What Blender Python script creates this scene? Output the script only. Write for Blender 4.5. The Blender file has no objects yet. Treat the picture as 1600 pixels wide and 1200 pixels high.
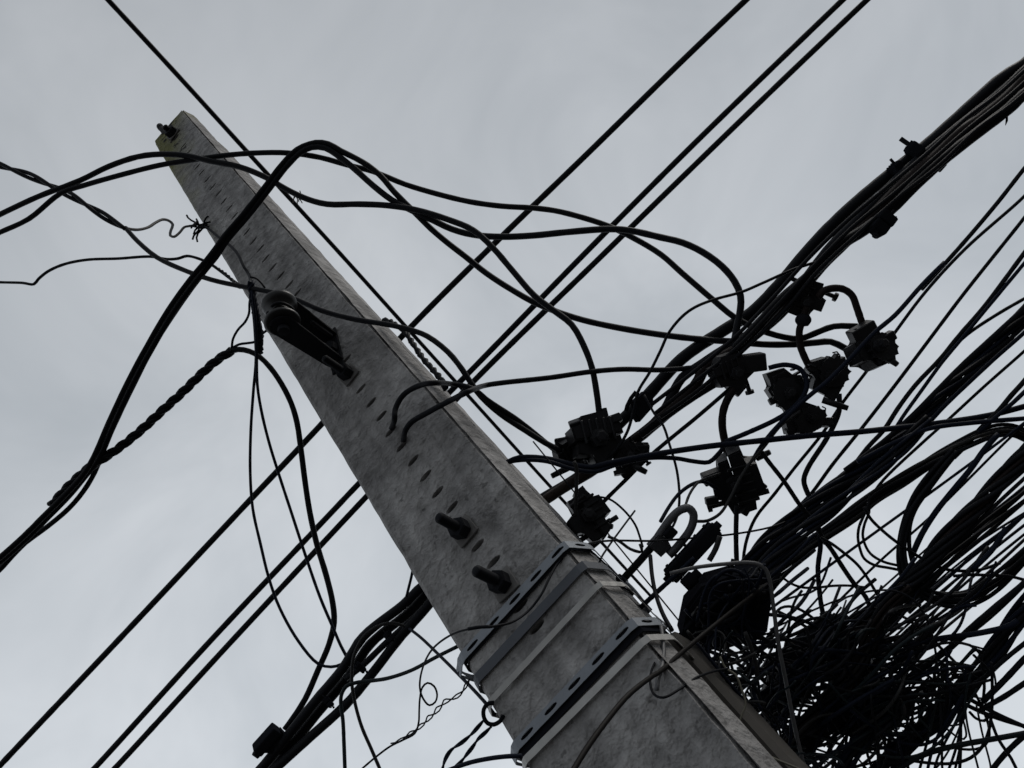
import bpy, bmesh, math, random
from mathutils import Vector, Matrix, noise as mnoise

# ------------------------------------------------------------------ camera
F = 1202.0                       # focal length in pixels of a 1600 px wide frame
CAM = Vector((0.3179, -1.10, 3.40))
def _axes(zx, zy, yaw):
    up = Vector((zx - 800, 600 - zy, -F)).normalized()
    fw = Vector((0, 0, -1)); fy = (fw - up * fw.dot(up)).normalized()
    X = fy.cross(up)
    M = Matrix((X, fy, up)); c, s = math.cos(yaw), math.sin(yaw)
    return Matrix(((c, s, 0), (-s, c, 0), (0, 0, 1))) @ M
RC = _axes(-81.2, -267.2, -0.0501)
scene = bpy.context.scene
col = scene.collection
cd = bpy.data.cameras.new('camera'); cam = bpy.data.objects.new('camera', cd); col.objects.link(cam)
cd.sensor_width = 36.0; cd.lens = 36.0 * F / 1600; cd.clip_start = 0.02; cd.clip_end = 2000
cam.matrix_world = Matrix.Translation(CAM) @ RC.to_4x4()
scene.camera = cam

# ------------------------------------------------------------------ sky and light
SUN_EL, SUN_AZ = math.radians(40), math.radians(76)      # azimuth from +Y (behind the pole) towards +X
SKYOFF = (15.7, 15.8, 1.1)
w = bpy.data.worlds.new('World'); scene.world = w; w.use_nodes = True
nt = w.node_tree; nt.nodes.clear(); N = nt.nodes.new; LK = nt.links.new
out = N('ShaderNodeOutputWorld'); mixs = N('ShaderNodeMixShader'); b1 = N('ShaderNodeBackground'); b2 = N('ShaderNodeBackground')
sky = N('ShaderNodeTexSky'); sky.sky_type = 'NISHITA'; sky.sun_disc = False
sky.sun_elevation = SUN_EL; sky.sun_rotation = SUN_AZ; b1.inputs[1].default_value = 0.08
tc = N('ShaderNodeTexCoord'); n1 = N('ShaderNodeTexNoise'); n1.inputs['Scale'].default_value = 2.6
n1.inputs['Detail'].default_value = 5; n1.inputs['Roughness'].default_value = 0.56; n1.inputs['Distortion'].default_value = 0.6
rmp = N('ShaderNodeValToRGB'); e = rmp.color_ramp.elements
e[0].position = 0.33; e[0].color = (0.438, 0.472, 0.506, 1); e[1].position = 0.67; e[1].color = (0.600, 0.630, 0.664, 1)
dt = N('ShaderNodeVectorMath'); dt.operation = 'DOT_PRODUCT'; dt.inputs[1].default_value = (-0.329, 0.266, -0.270)   # thinner cloud towards one side of the sky
mr = N('ShaderNodeMath'); mr.operation = 'ADD'; mr.inputs[1].default_value = 1.028
mr2 = N('ShaderNodeClamp'); mr2.inputs['Min'].default_value = 0.76; mr2.inputs['Max'].default_value = 1.5
vm = N('ShaderNodeVectorMath'); vm.operation = 'SCALE'
mpn = N('ShaderNodeMapping'); mpn.inputs['Location'].default_value = SKYOFF; LK(tc.outputs['Generated'], mpn.inputs[0]); LK(mpn.outputs[0], n1.inputs['Vector']); LK(n1.outputs['Fac'], rmp.inputs[0]); LK(tc.outputs['Generated'], dt.inputs[0])
LK(dt.outputs['Value'], mr.inputs[0]); LK(mr.outputs[0], mr2.inputs['Value']); LK(rmp.outputs[0], vm.inputs[0]); LK(mr2.outputs[0], vm.inputs['Scale'])
LK(vm.outputs[0], b2.inputs[0]); LK(sky.outputs[0], b1.inputs[0]); mixs.inputs[0].default_value = 0.93
LK(b1.outputs[0], mixs.inputs[1]); LK(b2.outputs[0], mixs.inputs[2]); LK(mixs.outputs[0], out.inputs[0])
sl = bpy.data.lights.new('sun', 'SUN'); sl.energy = 1.5; sl.angle = math.radians(30); sl.color = (1.0, 0.96, 0.90)
so = bpy.data.objects.new('sun', sl); col.objects.link(so)
sd = Vector((math.sin(SUN_AZ) * math.cos(SUN_EL), math.cos(SUN_AZ) * math.cos(SUN_EL), math.sin(SUN_EL)))
so.rotation_euler = sd.to_track_quat('Z', 'Y').to_euler(); so.location = (3, 4, 12)
vs = scene.view_settings; vs.view_transform = 'Standard'; vs.look = 'None'; vs.exposure = 0.0; vs.gamma = 1.0; vs.use_curve_mapping = False

# ------------------------------------------------------------------ materials
def mat(name, c, rough=0.5, metal=0.0, var=0.25, bump=0.15, scale=60, spec=0.5):
    m = bpy.data.materials.new(name); m.use_nodes = True; t = m.node_tree; b = t.nodes['Principled BSDF']
    b.inputs['Roughness'].default_value = rough; b.inputs['Metallic'].default_value = metal
    b.inputs['Specular IOR Level'].default_value = spec
    co = t.nodes.new('ShaderNodeTexCoord'); n = t.nodes.new('ShaderNodeTexNoise'); n.inputs['Scale'].default_value = scale
    n.inputs['Detail'].default_value = 5
    oi = t.nodes.new('ShaderNodeObjectInfo'); ad = t.nodes.new('ShaderNodeMath'); ad.operation = 'ADD'
    mu = t.nodes.new('ShaderNodeMapRange'); mu.inputs['To Min'].default_value = 1 - var; mu.inputs['To Max'].default_value = 1 + var
    mu.inputs['From Max'].default_value = 2.0
    hs = t.nodes.new('ShaderNodeVectorMath'); hs.operation = 'SCALE'; hs.inputs[0].default_value = c
    L = t.links.new
    L(co.outputs['Object'], n.inputs['Vector']); L(n.outputs['Fac'], ad.inputs[0]); L(oi.outputs['Random'], ad.inputs[1])
    L(ad.outputs[0], mu.inputs['Value']); L(mu.outputs[0], hs.inputs['Scale']); L(hs.outputs[0], b.inputs['Base Color'])
    bp = t.nodes.new('ShaderNodeBump'); bp.inputs['Strength'].default_value = bump; bp.inputs['Distance'].default_value = 0.002
    L(n.outputs['Fac'], bp.inputs['Height']); L(bp.outputs[0], b.inputs['Normal'])
    return m
BLK = mat('black_insulation', (0.0085, 0.0092, 0.0120), 0.6, var=0.35, spec=0.10, bump=0.04)
BLU = mat('blue_black_insulation', (0.0062, 0.0090, 0.0185), 0.6, var=0.3, spec=0.10, bump=0.04)
GRY = mat('grey_pvc', (0.085, 0.085, 0.09), 0.5, var=0.25)
DKG = mat('weathered_grey_insulation', (0.022, 0.022, 0.023), 0.6, var=0.3, spec=0.2, bump=0.05)
BRN = mat('brown_black_insulation', (0.0125, 0.0088, 0.0085), 0.6, var=0.3, spec=0.10, bump=0.04)
BRK = mat('dusty_black_brown_insulation', (0.011, 0.0095, 0.009), 0.6, var=0.3, spec=0.1, bump=0.04)
TEA = mat('green_black_insulation', (0.009, 0.015, 0.018), 0.55, var=0.3, spec=0.18, bump=0.04)
OLV = mat('aged_ivory_wire', (0.10, 0.095, 0.07), 0.6, var=0.2)
STL = mat('dark_weathered_steel', (0.0095, 0.0102, 0.013), 0.75, 0.0, var=0.3, bump=0.4, scale=90, spec=0.12)
GAL = mat('galvanised_steel', (0.195, 0.213, 0.238), 0.6, 0.3, var=0.25, bump=0.3, scale=45)
BND = mat('dull_zinc_strap', (0.060, 0.066, 0.078), 0.65, 0.25, var=0.25, bump=0.3, scale=45)
BRT = mat('stainless_strap', (0.40, 0.395, 0.38), 0.5, 0.3, var=0.6, bump=0.3, scale=22)
PRC = mat('dark_glazed_porcelain', (0.007, 0.0065, 0.0068), 0.35, var=0.2, bump=0.05, spec=0.25)
PLS = mat('black_plastic', (0.0125, 0.0132, 0.0165), 0.8, var=0.4, bump=0.4, scale=35, spec=0.0)
RST = mat('rusty_brown_steel', (0.030, 0.019, 0.016), 0.75, 0.2, var=0.4, bump=0.6, scale=50)
WSH = mat('cement_splashed_steel', (0.150, 0.146, 0.142), 0.85, var=0.3, bump=0.5, scale=50, spec=0.1)
TWG = mat('dry_twig', (0.05, 0.04, 0.03), 0.8)
PLC = mat('weathered_black_polymer', (0.0135, 0.0138, 0.016), 0.42, var=0.4, bump=0.5, scale=45, spec=0.16)
DUC = mat('grey_brown_duct', (0.060, 0.054, 0.047), 0.8, var=0.3, bump=0.4, scale=25)
def ad2(A, L, sx, mid):
    # soot round the old top bolt: noise-broken patch high on the head, near the middle of the face
    ab = A('ShaderNodeMath'); ab.operation = 'ABSOLUTE'; ax = A('ShaderNodeMath'); ax.operation = 'ADD'; ax.inputs[1].default_value = 0.012; L(sx.outputs['X'], ax.inputs[0]); L(ax.outputs[0], ab.inputs[0])
    m1 = A('ShaderNodeMath'); m1.operation = 'MULTIPLY_ADD'; m1.inputs[1].default_value = -9.0; L(ab.outputs[0], m1.inputs[0]); L(sx.outputs['Z'], m1.inputs[2])
    m3 = A('ShaderNodeMath'); m3.operation = 'MULTIPLY_ADD'; m3.inputs[1].default_value = 2.1; L(mid.outputs['Fac'], m3.inputs[0]); L(m1.outputs[0], m3.inputs[2])
    return m3.outputs[0]
def concrete():
    m = bpy.data.materials.new('weathered_concrete'); m.use_nodes = True; t = m.node_tree; b = t.nodes['Principled BSDF']; L = t.links.new; A = t.nodes.new
    b.inputs['Roughness'].default_value = 0.92; b.inputs['Specular IOR Level'].default_value = 0.2
    co = A('ShaderNodeTexCoord')
    def nz(scale, det, dist=0, vec=None, rough=0.55):
        n = A('ShaderNodeTexNoise'); n.inputs['Scale'].default_value = scale; n.inputs['Detail'].default_value = det
        n.inputs['Distortion'].default_value = dist; n.inputs['Roughness'].default_value = rough
        L(vec or co.outputs['Object'], n.inputs['Vector']); return n
    big = nz(7, 6, 0.0); mid = nz(30, 3, 0.0); fine = nz(160, 4)
    mp = A('ShaderNodeMapping'); mp.inputs['Scale'].default_value = (30, 30, 2.2); L(co.outputs['Object'], mp.inputs[0])
    strk = nz(1.0, 4, 0.3, mp.outputs[0])
    r1 = A('ShaderNodeValToRGB'); r1.color_ramp.elements[0].position = 0.32; r1.color_ramp.elements[0].color = (0.192, 0.188, 0.187, 1)
    r1.color_ramp.elements[1].position = 0.68; r1.color_ramp.elements[1].color = (0.335, 0.328, 0.324, 1); L(big.outputs['Fac'], r1.inputs[0])
    def mul(cin, fac_out, lo, hi, f0=0.3, f1=0.7):
        q = A('ShaderNodeMapRange'); q.inputs['From Min'].default_value = f0; q.inputs['From Max'].default_value = f1
        q.inputs['To Min'].default_value = lo; q.inputs['To Max'].default_value = hi; L(fac_out, q.inputs['Value'])
        s = A('ShaderNodeVectorMath'); s.operation = 'SCALE'; L(cin, s.inputs[0]); L(q.outputs[0], s.inputs['Scale']); return s.outputs[0]
    c = mul(r1.outputs[0], mid.outputs['Fac'], 0.74, 1.18)
    c = mul(c, strk.outputs['Fac'], 0.76, 1.12)
    # specks of missing paste
    vo = A('ShaderNodeTexNoise'); vo.inputs['Scale'].default_value = 55; vo.inputs['Detail'].default_value = 2; L(co.outputs['Object'], vo.inputs['Vector'])
    c = mul(c, vo.outputs['Fac'], 0.58, 1.0, 0.27, 0.34)
    # algae and soot on the weathered head of the pole
    sx = A('ShaderNodeSeparateXYZ'); L(co.outputs['Object'], sx.inputs[0])
    ad = A('ShaderNodeMath'); ad.operation = 'MULTIPLY_ADD'; ad.inputs[1].default_value = 1.6; L(big.outputs['Fac'], ad.inputs[0]); L(sx.outputs['Z'], ad.inputs[2])
    dx = A('ShaderNodeMath'); dx.operation = 'MULTIPLY_ADD'; dx.inputs[1].default_value = -4.5; L(sx.outputs['X'], dx.inputs[0]); L(ad.outputs[0], dx.inputs[2])
    q = A('ShaderNodeMapRange'); q.inputs['From Min'].default_value = ZTOP + 0.15; q.inputs['From Max'].default_value = ZTOP + 0.95; L(dx.outputs[0], q.inputs['Value'])
    mx = A('ShaderNodeMix'); mx.data_type = 'RGBA'; L(q.outputs[0], mx.inputs[0]); L(c, mx.inputs[6]); mx.inputs[7].default_value = (0.135, 0.136, 0.058, 1)
    q2 = A('ShaderNodeMapRange'); q2.inputs['From Min'].default_value = ZTOP + 0.62; q2.inputs['From Max'].default_value = ZTOP + 0.80; L(ad2(A, L, sx, mid), q2.inputs['Value'])
    m2 = A('ShaderNodeMix'); m2.data_type = 'RGBA'; L(q2.outputs[0], m2.inputs[0]); L(mx.outputs[2], m2.inputs[6]); m2.inputs[7].default_value = (0.016, 0.015, 0.013, 1)
    L(m2.outputs[2], b.inputs['Base Color'])
    h1 = A('ShaderNodeMath'); h1.operation = 'MULTIPLY_ADD'; h1.inputs[1].default_value = 0.16; L(fine.outputs['Fac'], h1.inputs[0]); L(mid.outputs['Fac'], h1.inputs[2])
    bp = A('ShaderNodeBump'); bp.inputs['Strength'].default_value = 0.9; bp.inputs['Distance'].default_value = 0.020
    L(h1.outputs[0], bp.inputs['Height']); L(bp.outputs[0], b.inputs['Normal'])
    return m

# ------------------------------------------------------------------ calibration helpers: photo pixel + depth -> place
def ray(x, y): return RC @ Vector(((x - 800) / F, (600 - y) / F, -1.0))
def P(x, y, z): return CAM + ray(x, y) * z
SLOPE = 0.012
def face(x, y, off=0.0):
    """point on the pole's front face (leaning back by SLOPE), off metres in front of it"""
    r = ray(x, y)        # y = SLOPE*(z-3.4) - off
    t = (-off - CAM.y + 0.0) / (r.y - SLOPE * r.z)
    return CAM + r * t
def zdepth(p): return -(RC.transposed() @ (p - CAM)).z
def fz(x, y, off=0.0): return zdepth(face(x, y, off))
IX = RC @ Vector((1, 0, 0)); IY = RC @ Vector((0, 1, 0)); IZ = RC @ Vector((0, 0, 1))
def zz(rx, ry, s, pts): return [(rx + a / s, ry + b / s) for a, b in pts]
def hw(z): return 0.1346 - 0.010 * (z - 3.4)
def yf(z): return SLOPE * (z - 3.4)
ZTOP = face(262, 192).z

# ------------------------------------------------------------------ mesh helpers
def link(name, bm, m, parent=None, smooth=False, origin=None):
    me = bpy.data.meshes.new(name)
    if origin is not None: bmesh.ops.translate(bm, verts=bm.verts, vec=-origin)
    bmesh.ops.recalc_face_normals(bm, faces=bm.faces)
    bm.to_mesh(me); bm.free()
    if smooth:
        for p in me.polygons: p.use_smooth = True
    me.materials.append(m)
    o = bpy.data.objects.new(name, me); col.objects.link(o)
    if origin is not None: o.location = origin
    if parent is not None:
        o.parent = parent
        if origin is not None: o.location = origin - parent.location
        else: o.matrix_parent_inverse = Matrix.Translation(-parent.location)
    return o
def tag(o, label, cat, group=None, kind=None):
    o['label'] = label; o['category'] = cat
    if group: o['group'] = group
    if kind: o['kind'] = kind
    return o
def empty(name, loc, label, cat, group=None):
    o = bpy.data.objects.new(name, None); col.objects.link(o); o.location = loc; o.empty_display_size = 0.03
    return tag(o, label, cat, group)
def catmull(pts, step):
    """Catmull-Rom resample of n-tuples (first two coordinates are pixels)"""
    if len(pts) == 2:
        (a, b) = pts; L = math.dist(a[:2], b[:2]); k = max(2, int(L / 40))
        return [tuple(a[j] + (b[j] - a[j]) * i / k for j in range(len(a))) for i in range(k + 1)]
    Q = [tuple(2 * pts[0][j] - pts[1][j] for j in range(len(pts[0])))] + list(pts) + [tuple(2 * pts[-1][j] - pts[-2][j] for j in range(len(pts[0])))]
    res = []
    for i in range(1, len(Q) - 2):
        p0, p1, p2, p3 = (Vector(Q[i + d]) for d in (-1, 0, 1, 2))
        k = max(1, int(math.ceil(math.dist(Q[i][:2], Q[i + 1][:2]) / step)))
        t0 = 0; t1 = max(1e-3, (p1 - p0).length ** 0.5); t2 = t1 + max(1e-3, (p2 - p1).length ** 0.5); t3 = t2 + max(1e-3, (p3 - p2).length ** 0.5)
        for s in range(k):
            t = t1 + (t2 - t1) * s / k
            A1 = p0 * ((t1 - t) / (t1 - t0)) + p1 * ((t - t0) / (t1 - t0)); A2 = p1 * ((t2 - t) / (t2 - t1)) + p2 * ((t - t1) / (t2 - t1))
            A3 = p2 * ((t3 - t) / (t3 - t2)) + p3 * ((t - t2) / (t3 - t2))
            B1 = A1 * ((t2 - t) / (t2 - t0)) + A2 * ((t - t0) / (t2 - t0)); B2 = A2 * ((t3 - t) / (t3 - t1)) + A3 * ((t - t1) / (t3 - t1))
            res.append(tuple(B1 * ((t2 - t) / (t2 - t1)) + B2 * ((t - t1) / (t2 - t1))))
    res.append(tuple(pts[-1]))
    return res
def frames(pts):
    T = []
    for i in range(len(pts)):
        a = pts[max(0, i - 1)]; b = pts[min(len(pts) - 1, i + 1)]; d = b - a
        T.append(d.normalized() if d.length > 1e-9 else Vector((0, 0, 1)))
    n = T[0].orthogonal().normalized(); out = []
    for t in T:
        n = (n - t * n.dot(t)); n = n.normalized() if n.length > 1e-6 else t.orthogonal().normalized()
        out.append((t, n, t.cross(n)))
    return out
def tube(bm, pts, r, n=8, rf=None, caps=True):
    fr = frames(pts); rings = []
    for i, (p, (t, a, b)) in enumerate(zip(pts, fr)):
        rr = r if rf is None else r * rf(i, len(pts))
        rings.append([bm.verts.new(p + (a * math.cos(2 * math.pi * k / n) + b * math.sin(2 * math.pi * k / n)) * rr) for k in range(n)])
    for i in range(len(rings) - 1):
        for k in range(n): bm.faces.new((rings[i][k], rings[i][(k + 1) % n], rings[i + 1][(k + 1) % n], rings[i + 1][k]))
    if caps: bm.faces.new(rings[0][::-1]); bm.faces.new(rings[-1])
def box(bm, M, sx, sy, sz, bev=0.0, seg=1):
    ret = bmesh.ops.create_cube(bm, size=1.0); vs_ = ret['verts']
    bmesh.ops.scale(bm, verts=vs_, vec=(sx, sy, sz))
    if bev > 0:
        es = list({e_ for v in vs_ for e_ in v.link_edges})
        r_ = bmesh.ops.bevel(bm, geom=es, offset=bev, segments=seg, affect='EDGES', profile=0.6)
        vs_ = list({v for f_ in r_['faces'] for v in f_.verts} | {v for v in vs_ if v.is_valid})
    bmesh.ops.transform(bm, matrix=M, verts=vs_)
def prism(bm, M, outline, depth, bev=0.0):
    a = [bm.verts.new((x, y, -depth / 2)) for x, y in outline]; b = [bm.verts.new((x, y, depth / 2)) for x, y in outline]
    n = len(a); fs = [bm.faces.new(a[::-1]), bm.faces.new(b)]
    for k in range(n): fs.append(bm.faces.new((a[k], a[(k + 1) % n], b[(k + 1) % n], b[k])))
    vs_ = a + b
    if bev:
        es = [e_ for f_ in fs[:2] for e_ in f_.edges]
        r_ = bmesh.ops.bevel(bm, geom=list(set(es)), offset=bev, segments=2, affect='EDGES')
        vs_ = list({v for f_ in r_['faces'] for v in f_.verts} | {v for v in vs_ if v.is_valid})
    bmesh.ops.transform(bm, matrix=M, verts=vs_)
def lathe(bm, M, prof, n=24):
    rings = [[bm.verts.new(M @ Vector((max(r, 1e-5) * math.cos(2 * math.pi * k / n), max(r, 1e-5) * math.sin(2 * math.pi * k / n), z))) for k in range(n)] for r, z in prof]
    for i in range(len(rings) - 1):
        for k in range(n): bm.faces.new((rings[i][k], rings[i][(k + 1) % n], rings[i + 1][(k + 1) % n], rings[i + 1][k]))
    bm.faces.new(rings[0][::-1]); bm.faces.new(rings[-1])
def mtx(o, x, y, z):
    return Matrix(((x.x, y.x, z.x, o.x), (x.y, y.y, z.y, o.y), (x.z, y.z, z.z, o.z), (0, 0, 0, 1)))
WX, WY, WZ = Vector((1, 0, 0)), Vector((0, 1, 0)), Vector((0, 0, 1))
def iframe(p, deg, tilt=0.0, roll=0.0):
    """frame whose x points deg degrees counter-clockwise from the photo's right, z roughly to the viewer"""
    a = math.radians(deg); x = IX * math.cos(a) + IY * math.sin(a); y = IY * math.cos(a) - IX * math.sin(a)
    M = mtx(p, x, y, IZ.copy())
    return M @ Matrix.Rotation(math.radians(tilt), 4, 'X') @ Matrix.Rotation(math.radians(roll), 4, 'Y')

# ------------------------------------------------------------------ cables
def path3(pts, z, step=14, ext=None):
    """pixel polyline + depth -> smooth world polyline; ends that leave the photo run on"""
    n = len(pts)
    if isinstance(z, (int, float)): zs = [z] * n
    elif len(z) == n and n > 2: zs = list(z)
    else:
        d = [0]
        for a, b in zip(pts, pts[1:]): d.append(d[-1] + math.dist(a, b))
        ks = [d[-1] * i / (len(z) - 1) for i in range(len(z))]; zs = []
        for v in d:
            for i in range(len(z) - 1):
                if v <= ks[i + 1] + 1e-6:
                    t = (v - ks[i]) / (ks[i + 1] - ks[i]); zs.append(1 / ((1 - t) / z[i] + t / z[i + 1])); break
    q = catmull([(a, b, 100 / c) for (a, b), c in zip(pts, zs)], step)
    w3 = [P(a, b, 100 / c) for a, b, c in q]
    def outside(p): return p[0] < 4 or p[0] > 1596 or p[1] < 4 or p[1] > 1196
    def run(p, q_, L): return p + (p - q_).normalized() * L
    ext = ext if ext is not None else 1.6
    if outside(pts[0]): w3 = [run(w3[0], w3[min(3, len(w3) - 1)], ext * k) for k in (1, 0.5)] + w3
    if outside(pts[-1]): w3 = w3 + [run(w3[-1], w3[max(-4, -len(w3))], ext * k) for k in (0.5, 1)]
    return w3, sum(zs) / n
def cable(name, label, pts, z, wpx, m=BLK, cat='cable', group=None, step=14, ext=None, n=8, rough=0.07, parent=None):
    w3, zm = path3(pts, z, step, ext); r = wpx / 2 * zm / F
    bm = bmesh.new(); rs = random.Random(len(pts) * 7 + int(pts[0][0]))
    ph = rs.random() * 50
    rf = (lambda i, k: 1 + rough * mnoise.noise(Vector((i * 0.9 + ph, 0, 0)))) if rough else None
    tube(bm, w3, r, n, rf)
    o = link(name, bm, m, parent, True, origin=w3[0].copy())
    if parent is None: tag(o, label, cat, group)
    return o
def twisted(name, label, pts, z, wpx, ns=2, pitch=60, m=BLK, cat='cable', group=None, spread=None, ext=None, mats=None, loose=0.0):
    """several strands wound round one another: one thing, each strand a part"""
    w3, zm = path3(pts, z, 7, ext); r = wpx / 2 * zm / F; R = (spread if spread is not None else wpx * 0.5) * zm / F; pit = pitch * zm / F
    th = empty(name, w3[0].copy(), label, cat, group); fr = frames(w3); s = [0]
    for a, b in zip(w3, w3[1:]): s.append(s[-1] + (b - a).length)
    for k in range(ns):
        pp = []
        for i, (p, (t, a, b)) in enumerate(zip(w3, fr)):
            ang = 2 * math.pi * (s[i] / pit + k / ns); RR = R * (0.45 if ns > 5 and k % 3 == 2 else 1.0) * (1 + loose * mnoise.noise(Vector((s[i] * 9, k * 7.3, 1.7))))
            pp.append(p + (a * math.cos(ang) + b * math.sin(ang)) * RR)
        bm = bmesh.new(); tube(bm, pp, r, 7)
        link('strand', bm, mats[k % len(mats)] if mats else m, th, True, origin=pp[0].copy())
    return th

# ================================================================== the setting
def ground():
    bm = bmesh.new(); s = 400; k = 24
    for i in range(k + 1):
        for j in range(k + 1): bm.verts.new((-s + 2 * s * i / k, -s + 2 * s * j / k, 0))
    bm.verts.ensure_lookup_table()
    for i in range(k):
        for j in range(k):
            a = i * (k + 1) + j; bm.faces.new((bm.verts[a], bm.verts[a + k + 1], bm.verts[a + k + 2], bm.verts[a + 1]))
    o = link('ground', bm, mat('worn_asphalt', (0.055, 0.053, 0.05), 0.9, var=0.3, scale=8)); o['kind'] = 'structure'
ground()

# ================================================================== the pole
HOLES = zz(0, 0, 3, [(860, 683), (885, 712), (925, 780), (945, 808), (972, 840), (997, 875), (1025, 905), (1050, 942), (1075, 975), (1100, 1012), (1128, 1050), (1157, 1087), (1187, 1130), (1220, 1165)]) \
    + zz(380, 400, 4, [(140, 15), (185, 70), (235, 122), (288, 180), (335, 235), (645, 645), (735, 830), (800, 915), (865, 1000)]) \
    + zz(520, 600, 4, [(362, 298), (432, 390), (503, 478), (580, 573), (655, 675), (745, 770), (905, 1010), (1005, 1110)]) \
    + zz(650, 900, 4, [(655, 185), (755, 320)])
def pole():
    th = empty('utility_pole', Vector((0, 0, 0)), 'tapering weathered grey concrete utility pole with a row of bolt holes', 'utility pole')
    CON = concrete()
    bm = bmesh.new(); rings = []; NZ = 230
    for i in range(NZ + 1):
        z = ZTOP * i / NZ; h = hw(z); y0 = yf(z); ins = 0
        if i == NZ: ins = 0.012
        def j(k, a=0.0016):
            return a * mnoise.noise(Vector((k * 3.1, 1.3, z * 17))) + 0.6 * a * mnoise.noise(Vector((k * 5.1, 4.3, z * 60)))
        g = 0.0030 + 0.0045 * abs(mnoise.noise(Vector((3.3, 7.7, z * 22))))          # ragged mould seam
        prof = [(-h - 0.010, 0.060), (-h - 0.0085, 0.016), (-h + 0.004, 0.0)]
        for k in range(1, 8): prof.append((-h + (2 * h - 0.006) * k / 8, 0.0))
        prof += [(h - 0.0030 - g * 0.5, 0.0), (h - 0.0016, g * 3.2), (h + g * 0.30 + 0.0005, 0.0035), (h + 0.0075, 0.026), (h + 0.0150, 0.050), (h + 0.0150, 0.066),
                 (h * 0.55, 0.105), (h * 0.55, 0.170), (h - 0.005, 0.210), (h - 0.006, 0.262), (-h + 0.012, 0.262), (-h + 0.010, 0.210), (-h * 0.55, 0.170), (-h * 0.55, 0.105)]
        ring = []
        for k, (x, y) in enumerate(prof):
            f = 1 - ins / h if ins else 1
            ring.append(bm.verts.new((x * f + j(k), y0 + (y - 0.13) * f + 0.13 + j(k + 40, 0.0012), z)))
        rings.append(ring)
    n = len(rings[0])
    for a, b in zip(rings, rings[1:]):
        for k in range(n): bm.faces.new((a[k], a[(k + 1) % n], b[(k + 1) % n], b[k]))
    bm.faces.new(rings[0][::-1]); bm.faces.new(rings[-1])
    sh = link('shaft', bm, CON, th)
    # bolt holes: real recesses cut into the front flange
    cb = bmesh.new()
    for x, y in HOLES:
        p = face(x, y); r = 0.0150 if p.z < 5 else 0.0165
        lathe(cb, mtx(p + WY * 0.035, WX, WZ * (0.36 if p.z < 5 else 0.32), -WY), [(r, -0.045), (r * 1.02, 0.03), (r * 1.25, 0.0375), (r * 1.25, 0.06)], 12)
    cut = link('cutter', cb, CON)
    md = sh.modifiers.new('holes', 'BOOLEAN'); md.operation = 'DIFFERENCE'; md.solver = 'EXACT'; md.object = cut
    dg = bpy.context.evaluated_depsgraph_get(); me = bpy.data.meshes.new_from_object(sh.evaluated_get(dg))
    sh.modifiers.clear(); sh.data = me; bpy.data.objects.remove(cut)
    me.materials.clear(); me.materials.append(CON)
    return th
POLE = pole()

def hexprism(bm, M, r, h):
    prism(bm, M, [(r * math.cos(math.pi / 3 * k + 0.3), r * math.sin(math.pi / 3 * k + 0.3)) for k in range(6)], h, 0.0015)
def bolt(label, px, py, rod, wash=0.026, rr=0.0085, nut=0.0165, ang=0.0):
    p = face(px, py); th = empty('through_bolt', p.copy(), label, 'bolt', 'through bolts on the pole face')
    c, s = math.cos(ang), math.sin(ang); X = WX * c + WZ * s; Z = WZ * c - WX * s
    bm = bmesh.new(); box(bm, mtx(p - WY * 0.005, X, Z, -WY), wash * 2, wash * 2, 0.005, 0.0012); link('washer', bm, WSH, th, origin=p.copy())
    bm = bmesh.new(); hexprism(bm, mtx(p - WY * 0.020, X, Z, -WY), nut * 1.12, 0.024); link('nut', bm, STL, th, origin=p.copy())
    bm = bmesh.new(); prof = [(rr * 0.6, -0.02)]
    k = 0.0
    while k < rod: prof += [(rr, k), (rr * 0.84, k + 0.0016)]; k += 0.0032
    prof += [(rr * 0.9, rod), (rr * 0.6, rod + 0.003)]
    lathe(bm, mtx(p, X, Z, -WY), prof, 12); link('threaded_rod', bm, STL, th, True, origin=p.copy())
    return th
bolt('upper through bolt with nut just below the spool bracket', 547, 587, 0.088, 0.024, 0.0095, 0.0175, 0.1)
bolt('middle through bolt with nut and square washer below the two wire holes', 727, 831, 0.082, 0.024, 0.0105, 0.018, 0.05)
bolt('lowest through bolt with nut just above the perforated strap', 789, 914, 0.088, 0.024, 0.0105, 0.018, -0.08)
bolt('blackened bolt in the stained face at the very top of the pole', 272, 210, 0.05, 0.030, 0.014, 0.026, 0.2)
def top_spike():
    p = Vector((-0.040, yf(ZTOP) + 0.020, ZTOP)); bm = bmesh.new()
    lathe(bm, mtx(p, WX, WY, WZ), [(0.013, -0.03), (0.013, 0.085), (0.0155, 0.088), (0.0155, 0.118), (0.010, 0.124)], 12)
    tag(link('steel_pin', bm, STL, origin=p.copy()), 'short dark steel pin standing on top of the pole', 'pin')
top_spike()

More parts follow.
